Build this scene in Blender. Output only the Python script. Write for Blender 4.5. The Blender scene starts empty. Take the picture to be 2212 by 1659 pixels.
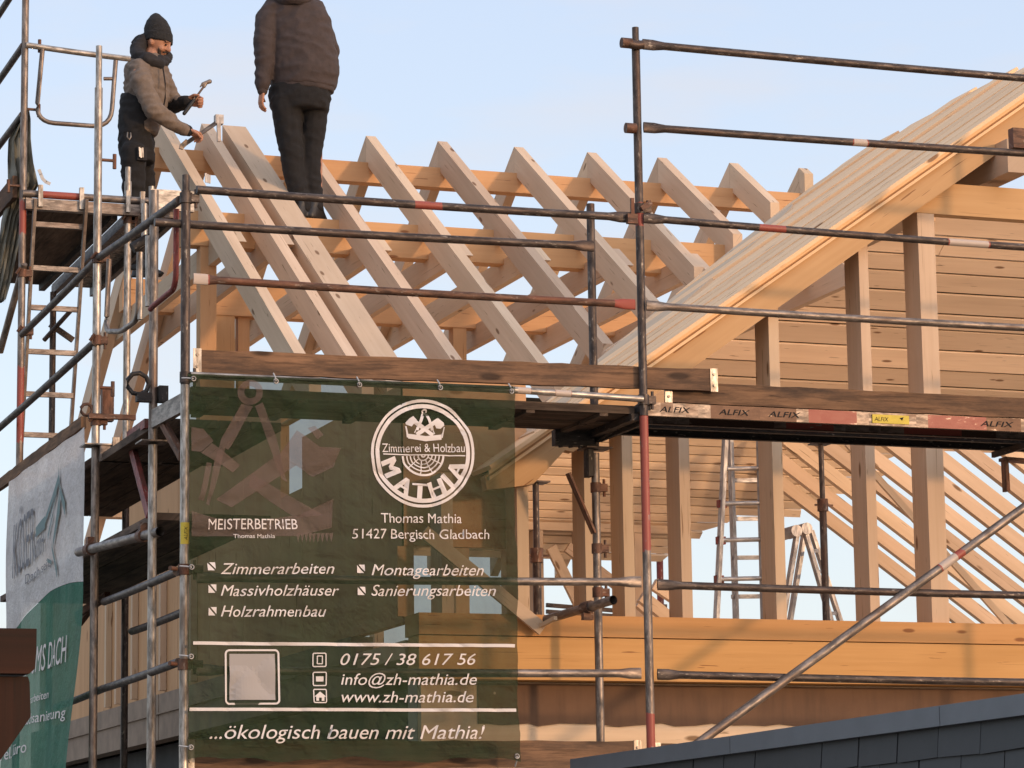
import bpy, bmesh, math, random
from mathutils import Vector as V, Matrix, noise
random.seed(7)
sc = bpy.context.scene
COL = sc.collection
R = math.radians

# ---------------------------------------------------------------- camera
# measured from the photograph's vanishing points; photo plane is 2212 x 1659 units
FPX, PITCH, YAW, ROLL = 6611.5, .169515, .347336, -.0143758
CX, CY = 1106.0, 829.5
_cy, _sy, _cp, _sp = math.cos(YAW), math.sin(YAW), math.cos(PITCH), math.sin(PITCH)
FW = V((_sy*_cp, _cy*_cp, _sp)); RT = V((_cy, -_sy, 0)); UP = RT.cross(FW)
_c, _s = math.cos(ROLL), math.sin(ROLL)
RT, UP = _c*RT + _s*UP, -_s*RT + _c*UP
CAM = V((-3.759, -15.401, 1.442))
cd = bpy.data.cameras.new('camera'); cam = bpy.data.objects.new('camera', cd); COL.objects.link(cam)
m = Matrix((RT, UP, -FW)).transposed().to_4x4(); m.translation = CAM; cam.matrix_world = m
cd.sensor_fit = 'HORIZONTAL'; cd.sensor_width = 36; cd.lens = 36*FPX/2212
cd.clip_start = .1; cd.clip_end = 3000
sc.camera = cam
def P(x, y, X=None, Y=None, Z=None):
    """survey helper: the point of a known plane seen at a photo position"""
    r = RT*((x-CX)/FPX) - UP*((y-CY)/FPX) + FW
    t = (X-CAM.x)/r.x if X is not None else (Y-CAM.y)/r.y if Y is not None else (Z-CAM.z)/r.z
    return CAM + r*t

# ---------------------------------------------------------------- sky, sun, exposure
SUN = V((.50, -.86, .125)).normalized()
w = bpy.data.worlds.new('World'); sc.world = w; w.use_nodes = True
nt = w.node_tree; bg = nt.nodes['Background']
sky = nt.nodes.new('ShaderNodeTexSky'); sky.sky_type = 'NISHITA'; sky.sun_disc = False
sky.sun_elevation = math.asin(SUN.z); sky.sun_rotation = math.atan2(SUN.x, SUN.y)
sky.air_density = 1.0; sky.dust_density = 1.2; sky.ozone_density = 1.2; sky.altitude = 100
# thin evening haze lies over the blue: paler towards the horizon, with a few faint pinkish wisps
tc = nt.nodes.new('ShaderNodeTexCoord'); sx = nt.nodes.new('ShaderNodeSeparateXYZ'); nt.links.new(tc.outputs['Generated'], sx.inputs[0])
rp = nt.nodes.new('ShaderNodeValToRGB'); nt.links.new(sx.outputs[2], rp.inputs[0])
e = rp.color_ramp.elements; e[0].position = .03; e[0].color = (.82, .84, .865, 1); e[1].position = .32; e[1].color = (.63, .735, .95, 1)
q = e.new(.15); q.color = (.75, .825, .95, 1)
mp = nt.nodes.new('ShaderNodeMapping'); mp.inputs['Scale'].default_value = (7, 7, 26); nt.links.new(tc.outputs['Generated'], mp.inputs[0])
cn = nt.nodes.new('ShaderNodeTexNoise'); cn.inputs['Scale'].default_value = 1.3; cn.inputs['Detail'].default_value = 5; nt.links.new(mp.outputs[0], cn.inputs['Vector'])
cr = nt.nodes.new('ShaderNodeValToRGB'); cr.color_ramp.elements[0].position = .50; cr.color_ramp.elements[1].position = .72
cr.color_ramp.elements[1].color = (.75, .75, .75, 1); nt.links.new(cn.outputs['Fac'], cr.inputs[0])
wp = nt.nodes.new('ShaderNodeMixRGB'); wp.inputs[2].default_value = (.79, .755, .80, 1); nt.links.new(cr.outputs[0], wp.inputs[0]); nt.links.new(rp.outputs[0], wp.inputs[1])
vs = nt.nodes.new('ShaderNodeMixRGB'); vs.blend_type = 'MULTIPLY'; vs.inputs[0].default_value = 1; vs.inputs[2].default_value = (8.6, 8.6, 8.6, 1); nt.links.new(wp.outputs[0], vs.inputs[1])
# broad warm glow round the low sun behind the camera
dv = nt.nodes.new('ShaderNodeVectorMath'); dv.operation = 'DOT_PRODUCT'; nt.links.new(tc.outputs['Generated'], dv.inputs[0]); dv.inputs[1].default_value = SUN
gr = nt.nodes.new('ShaderNodeValToRGB'); nt.links.new(dv.outputs['Value'], gr.inputs[0])
gr.color_ramp.elements[0].position = .05; gr.color_ramp.elements[0].color = (0, 0, 0, 1); gr.color_ramp.elements[1].position = 1; gr.color_ramp.elements[1].color = (5.5, 4.2, 3.4, 1)
hz = nt.nodes.new('ShaderNodeMixRGB'); hz.inputs[0].default_value = .62; nt.links.new(sky.outputs[0], hz.inputs[1]); nt.links.new(vs.outputs[0], hz.inputs[2])
ga = nt.nodes.new('ShaderNodeMixRGB'); ga.blend_type = 'ADD'; ga.inputs[0].default_value = 1; nt.links.new(hz.outputs[0], ga.inputs[1]); nt.links.new(gr.outputs[0], ga.inputs[2])
nt.links.new(ga.outputs[0], bg.inputs[0]); bg.inputs[1].default_value = .15
sd = bpy.data.lights.new('sun', 'SUN'); sd.energy = 1.6; sd.angle = R(3.5); sd.color = (1, .62, .34)
so = bpy.data.objects.new('sun', sd); COL.objects.link(so)
so.rotation_euler = (-SUN).to_track_quat('-Z', 'Y').to_euler(); so.location = (10, -20, 20)
sc.view_settings.view_transform = 'Standard'; sc.view_settings.look = 'None'
sc.view_settings.exposure = 0.1; sc.view_settings.gamma = 1
sc.view_settings.use_curve_mapping = False
try: sc.cycles.transparent_max_bounces = 12
except Exception: pass

# ---------------------------------------------------------------- materials
def lin(c): return tuple(((x/255+.055)/1.055)**2.4 if x > 10 else x/255/12.92 for x in c)
class NT:
    def __init__(s, name):
        s.m = bpy.data.materials.new(name); s.m.use_nodes = True
        s.t = s.m.node_tree; s.b = s.t.nodes['Principled BSDF']; s.out = s.t.nodes['Material Output']
    def n(s, typ, **k):
        n = s.t.nodes.new(typ)
        for a, b in k.items():
            if a.startswith('_'): setattr(n, a[1:], b)
        return n
    def link(s, a, b): s.t.links.new(a, b)
    def math(s, op, a, b=None, c=None):
        n = s.n('ShaderNodeMath', _operation=op)
        for i, v in enumerate((a, b, c)):
            if v is None: continue
            if hasattr(v, 'is_linked') or hasattr(v, 'links'): s.link(v, n.inputs[i])
            else: n.inputs[i].default_value = v
        return n.outputs[0]
    def mix(s, f, a, b, typ='MIX'):
        n = s.n('ShaderNodeMixRGB', _blend_type=typ)
        for i, v in enumerate((f, a, b)):
            if isinstance(v, (int, float)): n.inputs[i].default_value = v
            elif isinstance(v, tuple): n.inputs[i].default_value = (*v, 1) if len(v) == 3 else v
            else: s.link(v, n.inputs[i])
        return n.outputs[0]
    def ramp(s, f, stops):
        n = s.n('ShaderNodeValToRGB'); s.link(f, n.inputs[0]); e = n.color_ramp.elements
        while len(e) < len(stops): e.new(.5)
        for q, (p, c) in zip(e, stops):
            q.position = p; q.color = (*c, 1) if isinstance(c, tuple) else (c, c, c, 1)
        return n.outputs[0]
    def uv(s, scale=(1, 1, 1), obj=False):
        if obj:
            v = s.n('ShaderNodeTexCoord').outputs['Object']
        else:
            v = s.n('ShaderNodeUVMap').outputs[0]
        oi = s.n('ShaderNodeObjectInfo')
        a = s.n('ShaderNodeVectorMath', _operation='MULTIPLY'); s.link(v, a.inputs[0]); a.inputs[1].default_value = scale
        cmb = s.n('ShaderNodeCombineXYZ'); r = s.math('MULTIPLY', oi.outputs['Random'], 37.0)
        for i in range(3): s.link(r, cmb.inputs[i])
        b = s.n('ShaderNodeVectorMath', _operation='ADD'); s.link(a.outputs[0], b.inputs[0]); s.link(cmb.outputs[0], b.inputs[1])
        return b.outputs[0], oi.outputs['Random']
    def noise(s, vec, sc_=1, det=4, rough=.55):
        n = s.n('ShaderNodeTexNoise'); n.inputs['Scale'].default_value = sc_
        n.inputs['Detail'].default_value = det; n.inputs['Roughness'].default_value = rough
        s.link(vec, n.inputs['Vector']); return n.outputs['Fac']
    def bump(s, h, st=.2, d=.01):
        n = s.n('ShaderNodeBump'); n.inputs['Strength'].default_value = st; n.inputs['Distance'].default_value = d
        s.link(h, n.inputs['Height']); s.link(n.outputs[0], s.b.inputs['Normal'])
    def col(s, c): s.link(c, s.b.inputs['Base Color'])
    def rough(s, r): s.b.inputs['Roughness'].default_value = r

def wood(name, a, b, knot, var=.12, grain=.55, knots=.045, dirt=None, rough=.75):
    t = NT(name); t.rough(rough); t.b.inputs['Specular IOR Level'].default_value = .12
    v, rnd = t.uv((1.1, 34, 34)); g = t.noise(v, 1, 5, .6)
    v2, _ = t.uv((.7, 4, 4)); l = t.noise(v2, 1.3, 3)
    c = t.mix(t.math('MULTIPLY', t.ramp(g, ((.3, 0), (.72, 1))), grain), a, b)
    c = t.mix(t.math('MULTIPLY', t.ramp(l, ((.35, 0), (.75, 1))), .5), c, tuple(x*.82 for x in b))
    v3, _ = t.uv((2.6, 8.5, 8.5)); vo = t.n('ShaderNodeTexVoronoi'); t.link(v3, vo.inputs['Vector']); vo.inputs['Scale'].default_value = 1
    kn = t.ramp(vo.outputs['Distance'], ((0, 1), (knots*2.2, 1), (knots*3.6, 0)))
    vsel = t.n('ShaderNodeSeparateColor'); t.link(vo.outputs['Color'], vsel.inputs[0])
    kn = t.math('MULTIPLY', kn, t.math('GREATER_THAN', vsel.outputs[0], .62))
    c = t.mix(t.math('MULTIPLY', kn, .85), c, knot)
    v4, _ = t.uv((1.0, 55, 55)); cr = t.ramp(t.noise(v4, 1.6, 2), ((.0, 1), (.26, 1), (.31, 0)))
    c = t.mix(t.math('MULTIPLY', cr, .5), c, knot)
    v6, _ = t.uv((3.2, 60, 60)); sp = t.ramp(t.noise(v6, 1.0, 2), ((.0, 1), (.275, 1), (.30, 0)))
    c = t.mix(t.math('MULTIPLY', sp, .75), c, knot)
    if dirt:
        v7, _ = t.uv((1.6, 24, 24)); ck = t.ramp(t.noise(v7, 1.7, 6, .7), ((.38, 1), (.50, 0)))
        c = t.mix(t.math('MULTIPLY', ck, .5), c, knot)
        v5, _ = t.uv((1.4, 7, 7)); d = t.ramp(t.noise(v5, 1.5, 6, .7), ((.4, 0), (.66, 1)))
        c = t.mix(d, c, dirt)
    hv = t.n('ShaderNodeHueSaturation'); t.link(c, hv.inputs['Color'])
    at = t.n('ShaderNodeAttribute'); at.attribute_name = 'paint'
    t.link(t.math('ADD', t.math('MULTIPLY', at.outputs['Fac'], .34), t.math('ADD', t.math('MULTIPLY', rnd, 2*var), 1-var)), hv.inputs['Value'])
    t.link(t.math('ADD', .495, t.math('MULTIPLY', t.math('FRACT', t.math('MULTIPLY', rnd, 7.3)), .009)), hv.inputs['Hue'])
    t.col(hv.outputs[0]); t.bump(g, .12, .004); return t.m
M = {}
M['spruce'] = wood('planed_spruce', (.66, .50, .355), (.56, .395, .26), (.17, .09, .045), knots=.04)
M['glulam'] = wood('yellow_spruce_beam', (.66, .41, .215), (.56, .315, .145), (.24, .10, .04), var=.08, knots=.035)
M['beam'] = wood('orange_spruce_beam', (.66, .37, .15), (.55, .28, .095), (.24, .10, .04), var=.03, knots=.035)
M['stud'] = wood('spruce_stud', (.65, .485, .335), (.55, .385, .25), (.18, .09, .04), var=.1)
M['board'] = wood('spruce_board', (.72, .535, .375), (.60, .425, .275), (.16, .085, .04), var=.16, knots=.05)
M['warmlit'] = wood('warm_lit_board', (.96, .66, .39), (.86, .55, .30), (.20, .10, .05), var=.05, knots=.045)  # warm light on the gable slope is put into this board colour
M['soffit'] = wood('lightened_roof_board', (.90, .70, .51), (.80, .585, .40), (.20, .10, .05), var=.05, knots=.045)  # board colour lightened to stand in for light reaching the roof interior
M['panel'] = wood('spruce_panel', (.64, .385, .205), (.54, .30, .145), (.26, .12, .05), var=.06)
M['toe'] = wood('weathered_scaffold_board', (.27, .155, .09), (.16, .092, .055), (.03, .02, .015), grain=.9, knots=.06, dirt=(.07, .048, .036), var=.2, rough=.85)
M['plank'] = wood('grey_scaffold_plank', (.185, .135, .098), (.11, .08, .06), (.02, .015, .012), grain=.9, dirt=(.04, .03, .025), var=.25, rough=.9)
M['stain'] = wood('red_brown_stained_wood', (.038, .010, .005), (.014, .005, .003), (.015, .006, .004), grain=.9, var=.1, rough=.45)

def steel(name, c1, c2, rust, paint=(.30, .062, .04), metal=.75, rough=.46):
    t = NT(name); v, rnd = t.uv((9, 34, 34)); n1 = t.noise(v, 1.2, 6, .65)
    v2, _ = t.uv((2.2, 9, 9)); n2 = t.noise(v2, 1.1, 4, .6)
    c = t.mix(t.ramp(n1, ((.38, 0), (.60, 1))), tuple(x*1.15 for x in c1), tuple(x*.8 for x in c2))
    v4, _ = t.uv((22, 70, 70)); c = t.mix(t.math('MULTIPLY', t.ramp(t.noise(v4, 1, 3), ((.62, 0), (.70, 1))), .55), c, (.42, .36, .30))
    c = t.mix(t.math('MULTIPLY', t.ramp(n2, ((.5, 0), (.68, 1))), .8), c, rust)
    at = t.n('ShaderNodeAttribute'); at.attribute_name = 'paint'
    pm = t.ramp(t.math('ADD', t.math('MINIMUM', at.outputs['Fac'], 1.0), t.math('MULTIPLY', t.math('SUBTRACT', n1, .56), 2.2)), ((.5, 0), (.6, 1)))
    n3 = t.math('MULTIPLY', t.math('SUBTRACT', n1, .5), 2.2)
    wm = t.ramp(t.math('ADD', t.math('SUBTRACT', at.outputs['Fac'], 1.0), n3), ((.5, 0), (.6, 1)))
    bm_ = t.ramp(t.math('ADD', t.math('MULTIPLY', at.outputs['Fac'], -1.0), n3), ((.5, 0), (.6, 1)))
    c = t.mix(pm, c, paint); c = t.mix(wm, c, (.50, .40, .33)); t.col(t.mix(bm_, c, (.085, .05, .035)))
    t.link(t.math('MULTIPLY', t.math('SUBTRACT', 1.0, pm), metal), t.b.inputs['Metallic'])
    t.link(t.math('ADD', t.math('MULTIPLY', n1, .25), rough-.1), t.b.inputs['Roughness'])
    t.bump(n1, .1, .003); return t.m
M['galv'] = steel('galvanised_tube', (.26, .215, .185), (.16, .13, .11), (.14, .09, .065), metal=.6)
M['dark'] = steel('dark_brown_tube', (.098, .074, .062), (.05, .038, .034), (.085, .048, .034), metal=.5, rough=.5)
M['galv2'] = steel('bright_galvanised_tube', (.44, .40, .36), (.25, .22, .19), (.18, .13, .095), metal=.7, rough=.42)
M['rust'] = steel('rusty_fitting', (.16, .085, .055), (.09, .05, .036), (.2, .075, .04), metal=.45, rough=.65)
M['redsteel'] = steel('red_painted_steel', (.25, .05, .04), (.17, .038, .03), (.10, .045, .035), metal=.2, rough=.6)
M['alu'] = steel('aluminium', (.42, .40, .39), (.32, .30, .29), (.25, .21, .19), metal=.6, rough=.5)
def tread():
    t = NT('punched_tread_steel'); v, _ = t.uv((1, 1, 1), True); wv = t.n('ShaderNodeTexWave'); wv.bands_direction = 'Y'; t.link(v, wv.inputs['Vector'])
    wv.inputs['Scale'].default_value = 9; wv.inputs['Distortion'].default_value = 7; wv.inputs['Detail'].default_value = 2; wv.inputs['Detail Scale'].default_value = 3
    t.col(t.mix(t.ramp(wv.outputs['Fac'], ((.45, 0), (.6, 1))), (.03, .026, .022), (.34, .29, .24))); t.rough(.7); t.bump(wv.outputs['Fac'], .4, .01); return t.m
M['tread'] = tread()
M['deckdark'] = steel('dirty_deck_steel', (.045, .038, .034), (.028, .024, .022), (.055, .036, .028), metal=.3, rough=.7)
M['blackiron'] = steel('black_iron', (.03, .027, .026), (.02, .018, .018), (.045, .03, .025), metal=.4, rough=.6)

def plain(name, c, rough=.8, ns=None, amt=.25, bump=0, metal=0, obj=True, sc3=(1, 1, 1)):
    t = NT(name); t.rough(rough); t.b.inputs['Metallic'].default_value = metal
    if ns:
        v, _ = t.uv(sc3, obj); n1 = t.noise(v, ns, 5, .6)
        t.col(t.mix(t.ramp(n1, ((.3, 0), (.7, 1))), tuple(x*(1-amt) for x in c), tuple(min(1, x*(1+amt)) for x in c)))
        if bump: t.bump(n1, bump, .01)
    else: t.b.inputs['Base Color'].default_value = (*c, 1)
    return t.m
M['skin'] = plain('skin', (.42, .20, .12), .55, 60, .12, .05)
M['jacket'] = plain('grey_brown_softshell', (.165, .125, .098), .9, 26, .18, .3)
M['black'] = plain('black_fabric', (.009, .008, .0085), .92, 30, .3, .3)
M['hood'] = plain('black_hood', (.018, .0155, .016), .9, 24, .3, .3)
M['knit'] = plain('black_knit', (.017, .0165, .017), .95, 90, .35, .5)
M['brownj'] = plain('dark_brown_jacket', (.052, .038, .036), .9, 18, .2, .35)
M['boot'] = plain('black_leather', (.012, .011, .011), .5, 20, .3, .1)
M['hair'] = plain('dark_hair', (.03, .018, .012), .8, 120, .4, .2)
M['hammerh'] = plain('black_rubber', (.014, .014, .015), .6)
M['lead'] = plain('grey_zinc_flashing', (.145, .155, .172), .5, 3, .12, .06, metal=.3)
M['concrete'] = plain('grey_concrete', (.265, .195, .14), .9, 5, .22, .2)
M['dim'] = plain('dark_backing', (.05, .05, .05), .9, 4, .2)  # near-black; also paints the shadow below the gable base
M['white'] = plain('white_print', (.66, .60, .57), .8)
M['whitedirty'] = plain('pale_strap', (.50, .48, .46), .8)
M['letter'] = plain('black_letter_cutouts', (.012, .011, .011), .9)
M['yellow'] = plain('yellow_sticker', (.62, .47, .05), .6, 20, .1)
M['qrgrey'] = plain('greyish_print', (.34, .31, .29), .8)
M['greyprint'] = plain('grey_print', (.17, .17, .185), .8)
M['greenprint'] = plain('grey_green_print', (.16, .235, .23), .8)
M['ground'] = plain('gravel_ground', (.17, .15, .12), .95, 2, .3, .3)
M['netcloth'] = plain('grey_green_net', (.20, .20, .17), .9, 12, .3, .5)
M['render'] = plain('pale_wall_render', (.45, .42, .38), .9, 3, .08)
def kraft():
    t = NT('brown_kraft_membrane'); t.rough(.8)
    v, _ = t.uv((1, 1, 1), True); n1 = t.noise(v, 2.2, 5, .6); v2, _ = t.uv((9, 9, 1.2), True); n2 = t.noise(v2, 1.5, 4)
    c = t.mix(t.ramp(n1, ((.3, 0), (.7, 1))), (.125, .066, .036), (.17, .09, .048))
    c = t.mix(t.math('MULTIPLY', t.ramp(n2, ((.45, 0), (.75, 1))), .5), c, (.06, .034, .021))
    v3, _ = t.uv((1, 1, 1), True); vo = t.n('ShaderNodeTexVoronoi'); t.link(v3, vo.inputs['Vector']); vo.inputs['Scale'].default_value = 3.2
    c = t.mix(t.ramp(vo.outputs['Distance'], ((0, 1), (.035, 1), (.045, 0))), c, (.55, .42, .3))
    t.col(c); t.bump(n1, .25, .02); return t.m
M['kraft'] = kraft()
def slate():
    t = NT('dark_slate'); v, rnd = t.uv((1, 1, 1), True); n1 = t.noise(v, 9, 6, .65)
    c = t.mix(t.ramp(n1, ((.3, 0), (.7, 1))), (.022, .0235, .0265), (.031, .033, .037))
    at = t.n('ShaderNodeAttribute'); at.attribute_name = 'paint'
    c = t.mix(t.math('MULTIPLY', at.outputs['Fac'], .5), c, (.047, .050, .056))
    t.col(c); t.rough(.55); t.bump(n1, .2, .006); return t.m
M['slate'] = slate()
def cloth(name, c, alpha, trans=.35, c2=None, fold=.5):
    """woven PVC mesh: lets part of the light straight through its holes"""
    t = NT(name); t.rough(.75); t.b.inputs['Specular IOR Level'].default_value = .3
    v, _ = t.uv((1, 1, 1), True); n1 = t.noise(v, 3, 5, .6); v2, _ = t.uv((6, 6, 1.3), True); n2 = t.noise(v2, 1.6, 4)
    cc = t.mix(t.ramp(n1, ((.3, 0), (.7, 1))), tuple(x*.85 for x in c), tuple(x*1.15 for x in c))
    if c2: cc = t.mix(t.math('MULTIPLY', t.ramp(n2, ((.4, 0), (.7, 1))), .6), cc, c2)
    n3 = t.noise(v, 6.5, 6, .62); rd_ = t.math('ABSOLUTE', t.math('SUBTRACT', n3, .5)); t.col(cc); t.bump(t.math('MULTIPLY', rd_, -1.0), fold, .12)
    tr = t.n('ShaderNodeBsdfTransparent'); tl = t.n('ShaderNodeBsdfTranslucent'); t.link(cc, tl.inputs[0])
    m1 = t.n('ShaderNodeMixShader'); m1.inputs[0].default_value = trans; t.link(t.b.outputs[0], m1.inputs[1]); t.link(tl.outputs[0], m1.inputs[2])
    m2 = t.n('ShaderNodeMixShader'); t.link(tr.outputs[0], m2.inputs[1]); t.link(m1.outputs[0], m2.inputs[2])
    t.link(t.math('ADD', alpha-.06, t.math('MULTIPLY', n2, .12)), m2.inputs[0])
    t.link(m2.outputs[0], t.out.inputs['Surface']); return t.m
M['bannergreen'] = cloth('green_mesh_banner', (.043, .068, .029), .72, .35, (.062, .060, .030), 1.0)
M['ghost'] = cloth('faint_emblem_print', (.27, .185, .155), .46)
M['bannerwhite'] = cloth('white_banner_cloth', (.74, .71, .68), .97, .25, (.63, .61, .60))
M['bannerteal'] = cloth('teal_banner_cloth', (.05, .19, .125), .93, .3, (.11, .25, .18))

# ---------------------------------------------------------------- mesh building
def children(o): return [c for c in bpy.data.objects if c.parent == o]
class MB:
    def __init__(s): s.v = []; s.f = []; s.uv = []; s.p = []; s.sm = []
    def add(s, vs, fs, axis=None, smooth=False, paint=0, uvs=None):
        b = len(s.v); vs = [V(q) for q in vs]; s.v += vs
        s.p += paint if isinstance(paint, list) else [paint]*len(vs)
        ox, oy = random.uniform(0, 50), random.uniform(0, 50)
        a = V(axis).normalized() if axis is not None else V((1, 0, 0))
        for k, f in enumerate(fs):
            s.f.append([b+i for i in f]); s.sm.append(smooth)
            if uvs: s.uv.append([(uvs[i][0]+ox, uvs[i][1]+oy) for i in f]); continue
            n = (vs[f[1]]-vs[f[0]]).cross(vs[f[2]]-vs[f[0]])
            if n.length < 1e-9: n = V((0, 0, 1))
            n.normalize()
            if abs(n.dot(a)) > .8:
                e1 = a.orthogonal().normalized(); e2 = a.cross(e1)
                s.uv.append([(vs[i].dot(e1)*.3+ox, vs[i].dot(e2)+oy) for i in f])
            else:
                t = n.cross(a).normalized(); ax = a
                s.uv.append([(vs[i].dot(ax)+ox, vs[i].dot(t)+oy+n.x*3+n.y*7) for i in f])
        return s
    def prism(s, poly, ext, axis=None, paint=0):
        n = len(poly); poly = [V(p) for p in poly]; e = V(ext)
        nn = V((0, 0, 0))
        for i in range(n): nn += poly[i].cross(poly[(i+1) % n])
        if nn.dot(e) > 0: poly = poly[::-1]
        vs = poly+[p+e for p in poly]
        fs = [list(range(n)), list(range(2*n-1, n-1, -1))]
        for i in range(n):
            j = (i+1) % n; fs.append([i, i+n, j+n, j])
        return s.add(vs, fs, axis if axis is not None else e, paint=paint)
    def box(s, a, b, axis=None, paint=0):
        a, b = V(a), V(b); lo = V(map(min, a, b)); hi = V(map(max, a, b))
        p = [(lo.x, lo.y, lo.z), (hi.x, lo.y, lo.z), (hi.x, hi.y, lo.z), (lo.x, hi.y, lo.z)]
        d = hi-lo
        if axis is None: axis = [(1, 0, 0), (0, 1, 0), (0, 0, 1)][max(range(3), key=lambda i: d[i])]
        return s.prism(p, (0, 0, d.z), axis, paint)
    def beam(s, p0, p1, wd, h, up=(0, 0, 1), paint=0):
        p0, p1 = V(p0), V(p1); d = (p1-p0).normalized(); sd = d.cross(V(up)).normalized(); u = sd.cross(d)
        q = [p0+sd*(wd/2)*i+u*(h/2)*j for i, j in ((-1, -1), (1, -1), (1, 1), (-1, 1))]
        return s.prism(q, p1-p0, d, paint)
    def sweep(s, pts, rad, n=12, paint=None, cap=True, squash=None, upv=(0, 0, 1)):
        """tube along a path; rad float or list; squash list of (vertical, lateral) factors"""
        pts = [V(p) for p in pts]; N = len(pts); L = 0; rings = []; uvs = []; pl = []
        up = V(upv)
        for i in range(N):
            d = (pts[min(i+1, N-1)]-pts[max(i-1, 0)]).normalized()
            if i: L += (pts[i]-pts[i-1]).length
            sd = d.cross(up)
            if sd.length < .05: sd = d.cross(V((0, 1, 0)))
            sd.normalize(); u = sd.cross(d); r = rad[i] if isinstance(rad, (list, tuple)) else rad
            sq = squash[i] if squash else (1, 1)
            for k in range(n+1):
                a = 2*math.pi*k/n
                rings.append(pts[i]+u*math.cos(a)*r*sq[0]+sd*math.sin(a)*r*sq[1]); uvs.append((L, k/n*.15))
                pl.append(paint[i] if paint else 0)
        fs = []
        for i in range(N-1):
            for k in range(n):
                a = i*(n+1)+k; fs.append([a, a+1, a+n+2, a+n+1])
        s.add(rings, fs, smooth=True, paint=pl, uvs=uvs)
        if cap:
            for i, rev in ((0, True), (N-1, False)):
                vs = rings[i*(n+1):i*(n+1)+n]
                s.add(vs, [list(range(n))[::-1] if not rev else list(range(n))], axis=(0, 0, 1), paint=pl[i*(n+1)])
        return s
    def tube(s, p0, p1, r, n=12, paint=(), ends=(0, 0), cap=True, bow=0, sc_=.13):
        """straight scaffold tube; paint = [(t0, t1)] painted stretches in 0..1; ends = flattened ends"""
        p0, p1 = V(p0), V(p1); L = (p1-p0).length; ts = {0, 1}
        for i in range(1, 12): ts.add(i/12)
        for a, b, *_ in paint: ts |= {max(0, a-.006), a, b, min(1, b+.006)}
        e = min(.45, sc_/L)
        if ends[0]: ts |= {e*.5, e*.75, e}
        if ends[1]: ts |= {1-e*.5, 1-e*.75, 1-e}
        ts = sorted(t for t in ts if 0 <= t <= 1); sq = []; pt = []
        for t in ts:
            k = 0
            if ends[0] and t < e: k = min(1, (e-t)/(e*.5))
            if ends[1] and t > 1-e: k = min(1, (t-1+e)/(e*.5))
            sq.append((1+.38*k, 1-.68*k)); pt.append(max([(k_[0] if k_ else 1) for a, b, *k_ in paint if a <= t <= b] or [0]))
        pts = [p0+(p1-p0)*t+V((0, 0, -bow*math.sin(math.pi*t))) for t in ts]
        return s.sweep(pts, r, n, pt, cap, sq)
    def ball(s, c, r, n=10, sq=(1, 1, 1)):
        vs = []; fs = []; c = V(c)
        for i in range(n+1):
            for k in range(2*n):
                a, b = math.pi*i/n, math.pi*k/n
                vs.append(c+V((math.sin(a)*math.cos(b)*r*sq[0], math.sin(a)*math.sin(b)*r*sq[1], math.cos(a)*r*sq[2])))
        for i in range(n):
            for k in range(2*n):
                j = (k+1) % (2*n); fs.append([i*2*n+k, (i+1)*2*n+k, (i+1)*2*n+j, i*2*n+j])
        return s.add(vs, fs, smooth=True)
    def build(s, name, mat, parent=None, label=None, extra=None):
        me = bpy.data.meshes.new(name)
        lo = V([min(v[i] for v in s.v) for i in range(3)]); hi = V([max(v[i] for v in s.v) for i in range(3)])
        o = V(((lo.x+hi.x)/2, (lo.y+hi.y)/2, lo.z))
        me.from_pydata([v-o for v in s.v], [], s.f); me.update()
        ul = me.uv_layers.new(name='UVMap'); i = 0
        for f, us in zip(me.polygons, s.uv):
            for k, li in enumerate(f.loop_indices): ul.data[li].uv = us[k]
        at = me.attributes.new('paint', 'FLOAT', 'POINT'); at.data.foreach_set('value', [float(x) for x in s.p])
        me.polygons.foreach_set('use_smooth', s.sm)
        me.materials.append(M[mat] if isinstance(mat, str) else mat)
        ob = bpy.data.objects.new(name, me); COL.objects.link(ob)
        place(ob, o, parent)
        if label: ob['label'] = label
        return ob
def wloc(o):
    p = V((0, 0, 0))
    while o: p = p+o.location; o = o.parent
    return p
def place(ob, o, parent):
    if parent: ob.parent = parent; ob.location = o-wloc(parent)
    else: ob.location = o
def tag(o, label, cat, group=None, kind=None):
    if kind: o['kind'] = kind
    if label: o['label'] = label
    if cat: o['category'] = cat
    if group: o['group'] = group
    return o
def thing(name, label, cat, loc, group=None):
    o = bpy.data.objects.new(name, None); COL.objects.link(o); o.location = loc; o.empty_display_size = .2
    return tag(o, label, cat, group)
TR = .02415
#==SECTIONS==
# ---------------------------------------------------------------- ground and street level
g = MB(); g.box((-400, -400, -.3), (400, 400, 0)); go = g.build('ground', 'ground'); go['kind'] = 'structure'

# ---------------------------------------------------------------- the timber house
house = thing('timber_house', 'unfinished timber frame house with bare rafters and purlins behind the scaffolding', 'house', (1.6, 1, 0))
T = math.tan(R(33)); YR, ZR = 7.9, 7.69
zm = lambda y: ZR-T*abs(YR-y)                       # top of the main roof
_a, _b = P(1510, 785, Y=.95), P(2050, 405, Y=.95)
TW = (_b.z-_a.z)/(_b.x-_a.x); HV = .215
zlow = lambda x: _a.z+TW*(x-_a.x)                    # underside of the cross gable's slope
zw = lambda x: zlow(x)+HV
XWR = 6.85                                           # ridge of the cross gable
yval = lambda x: YR-(ZR-zw(x))/T                     # valley line
xval = lambda y: _a.x+(zm(y)-HV-_a.z)/TW
def rafter_front(x, wd, yf, foot='v'):
    h = .238; b = MB()
    b.prism([(x, YR-.004, ZR), (x, yf, zm(yf)), (x, yf, zm(yf)-h), (x, YR-.004, ZR-h)], (wd, 0, 0), (0, math.cos(R(33)), math.sin(R(33))))
    return b
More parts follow.
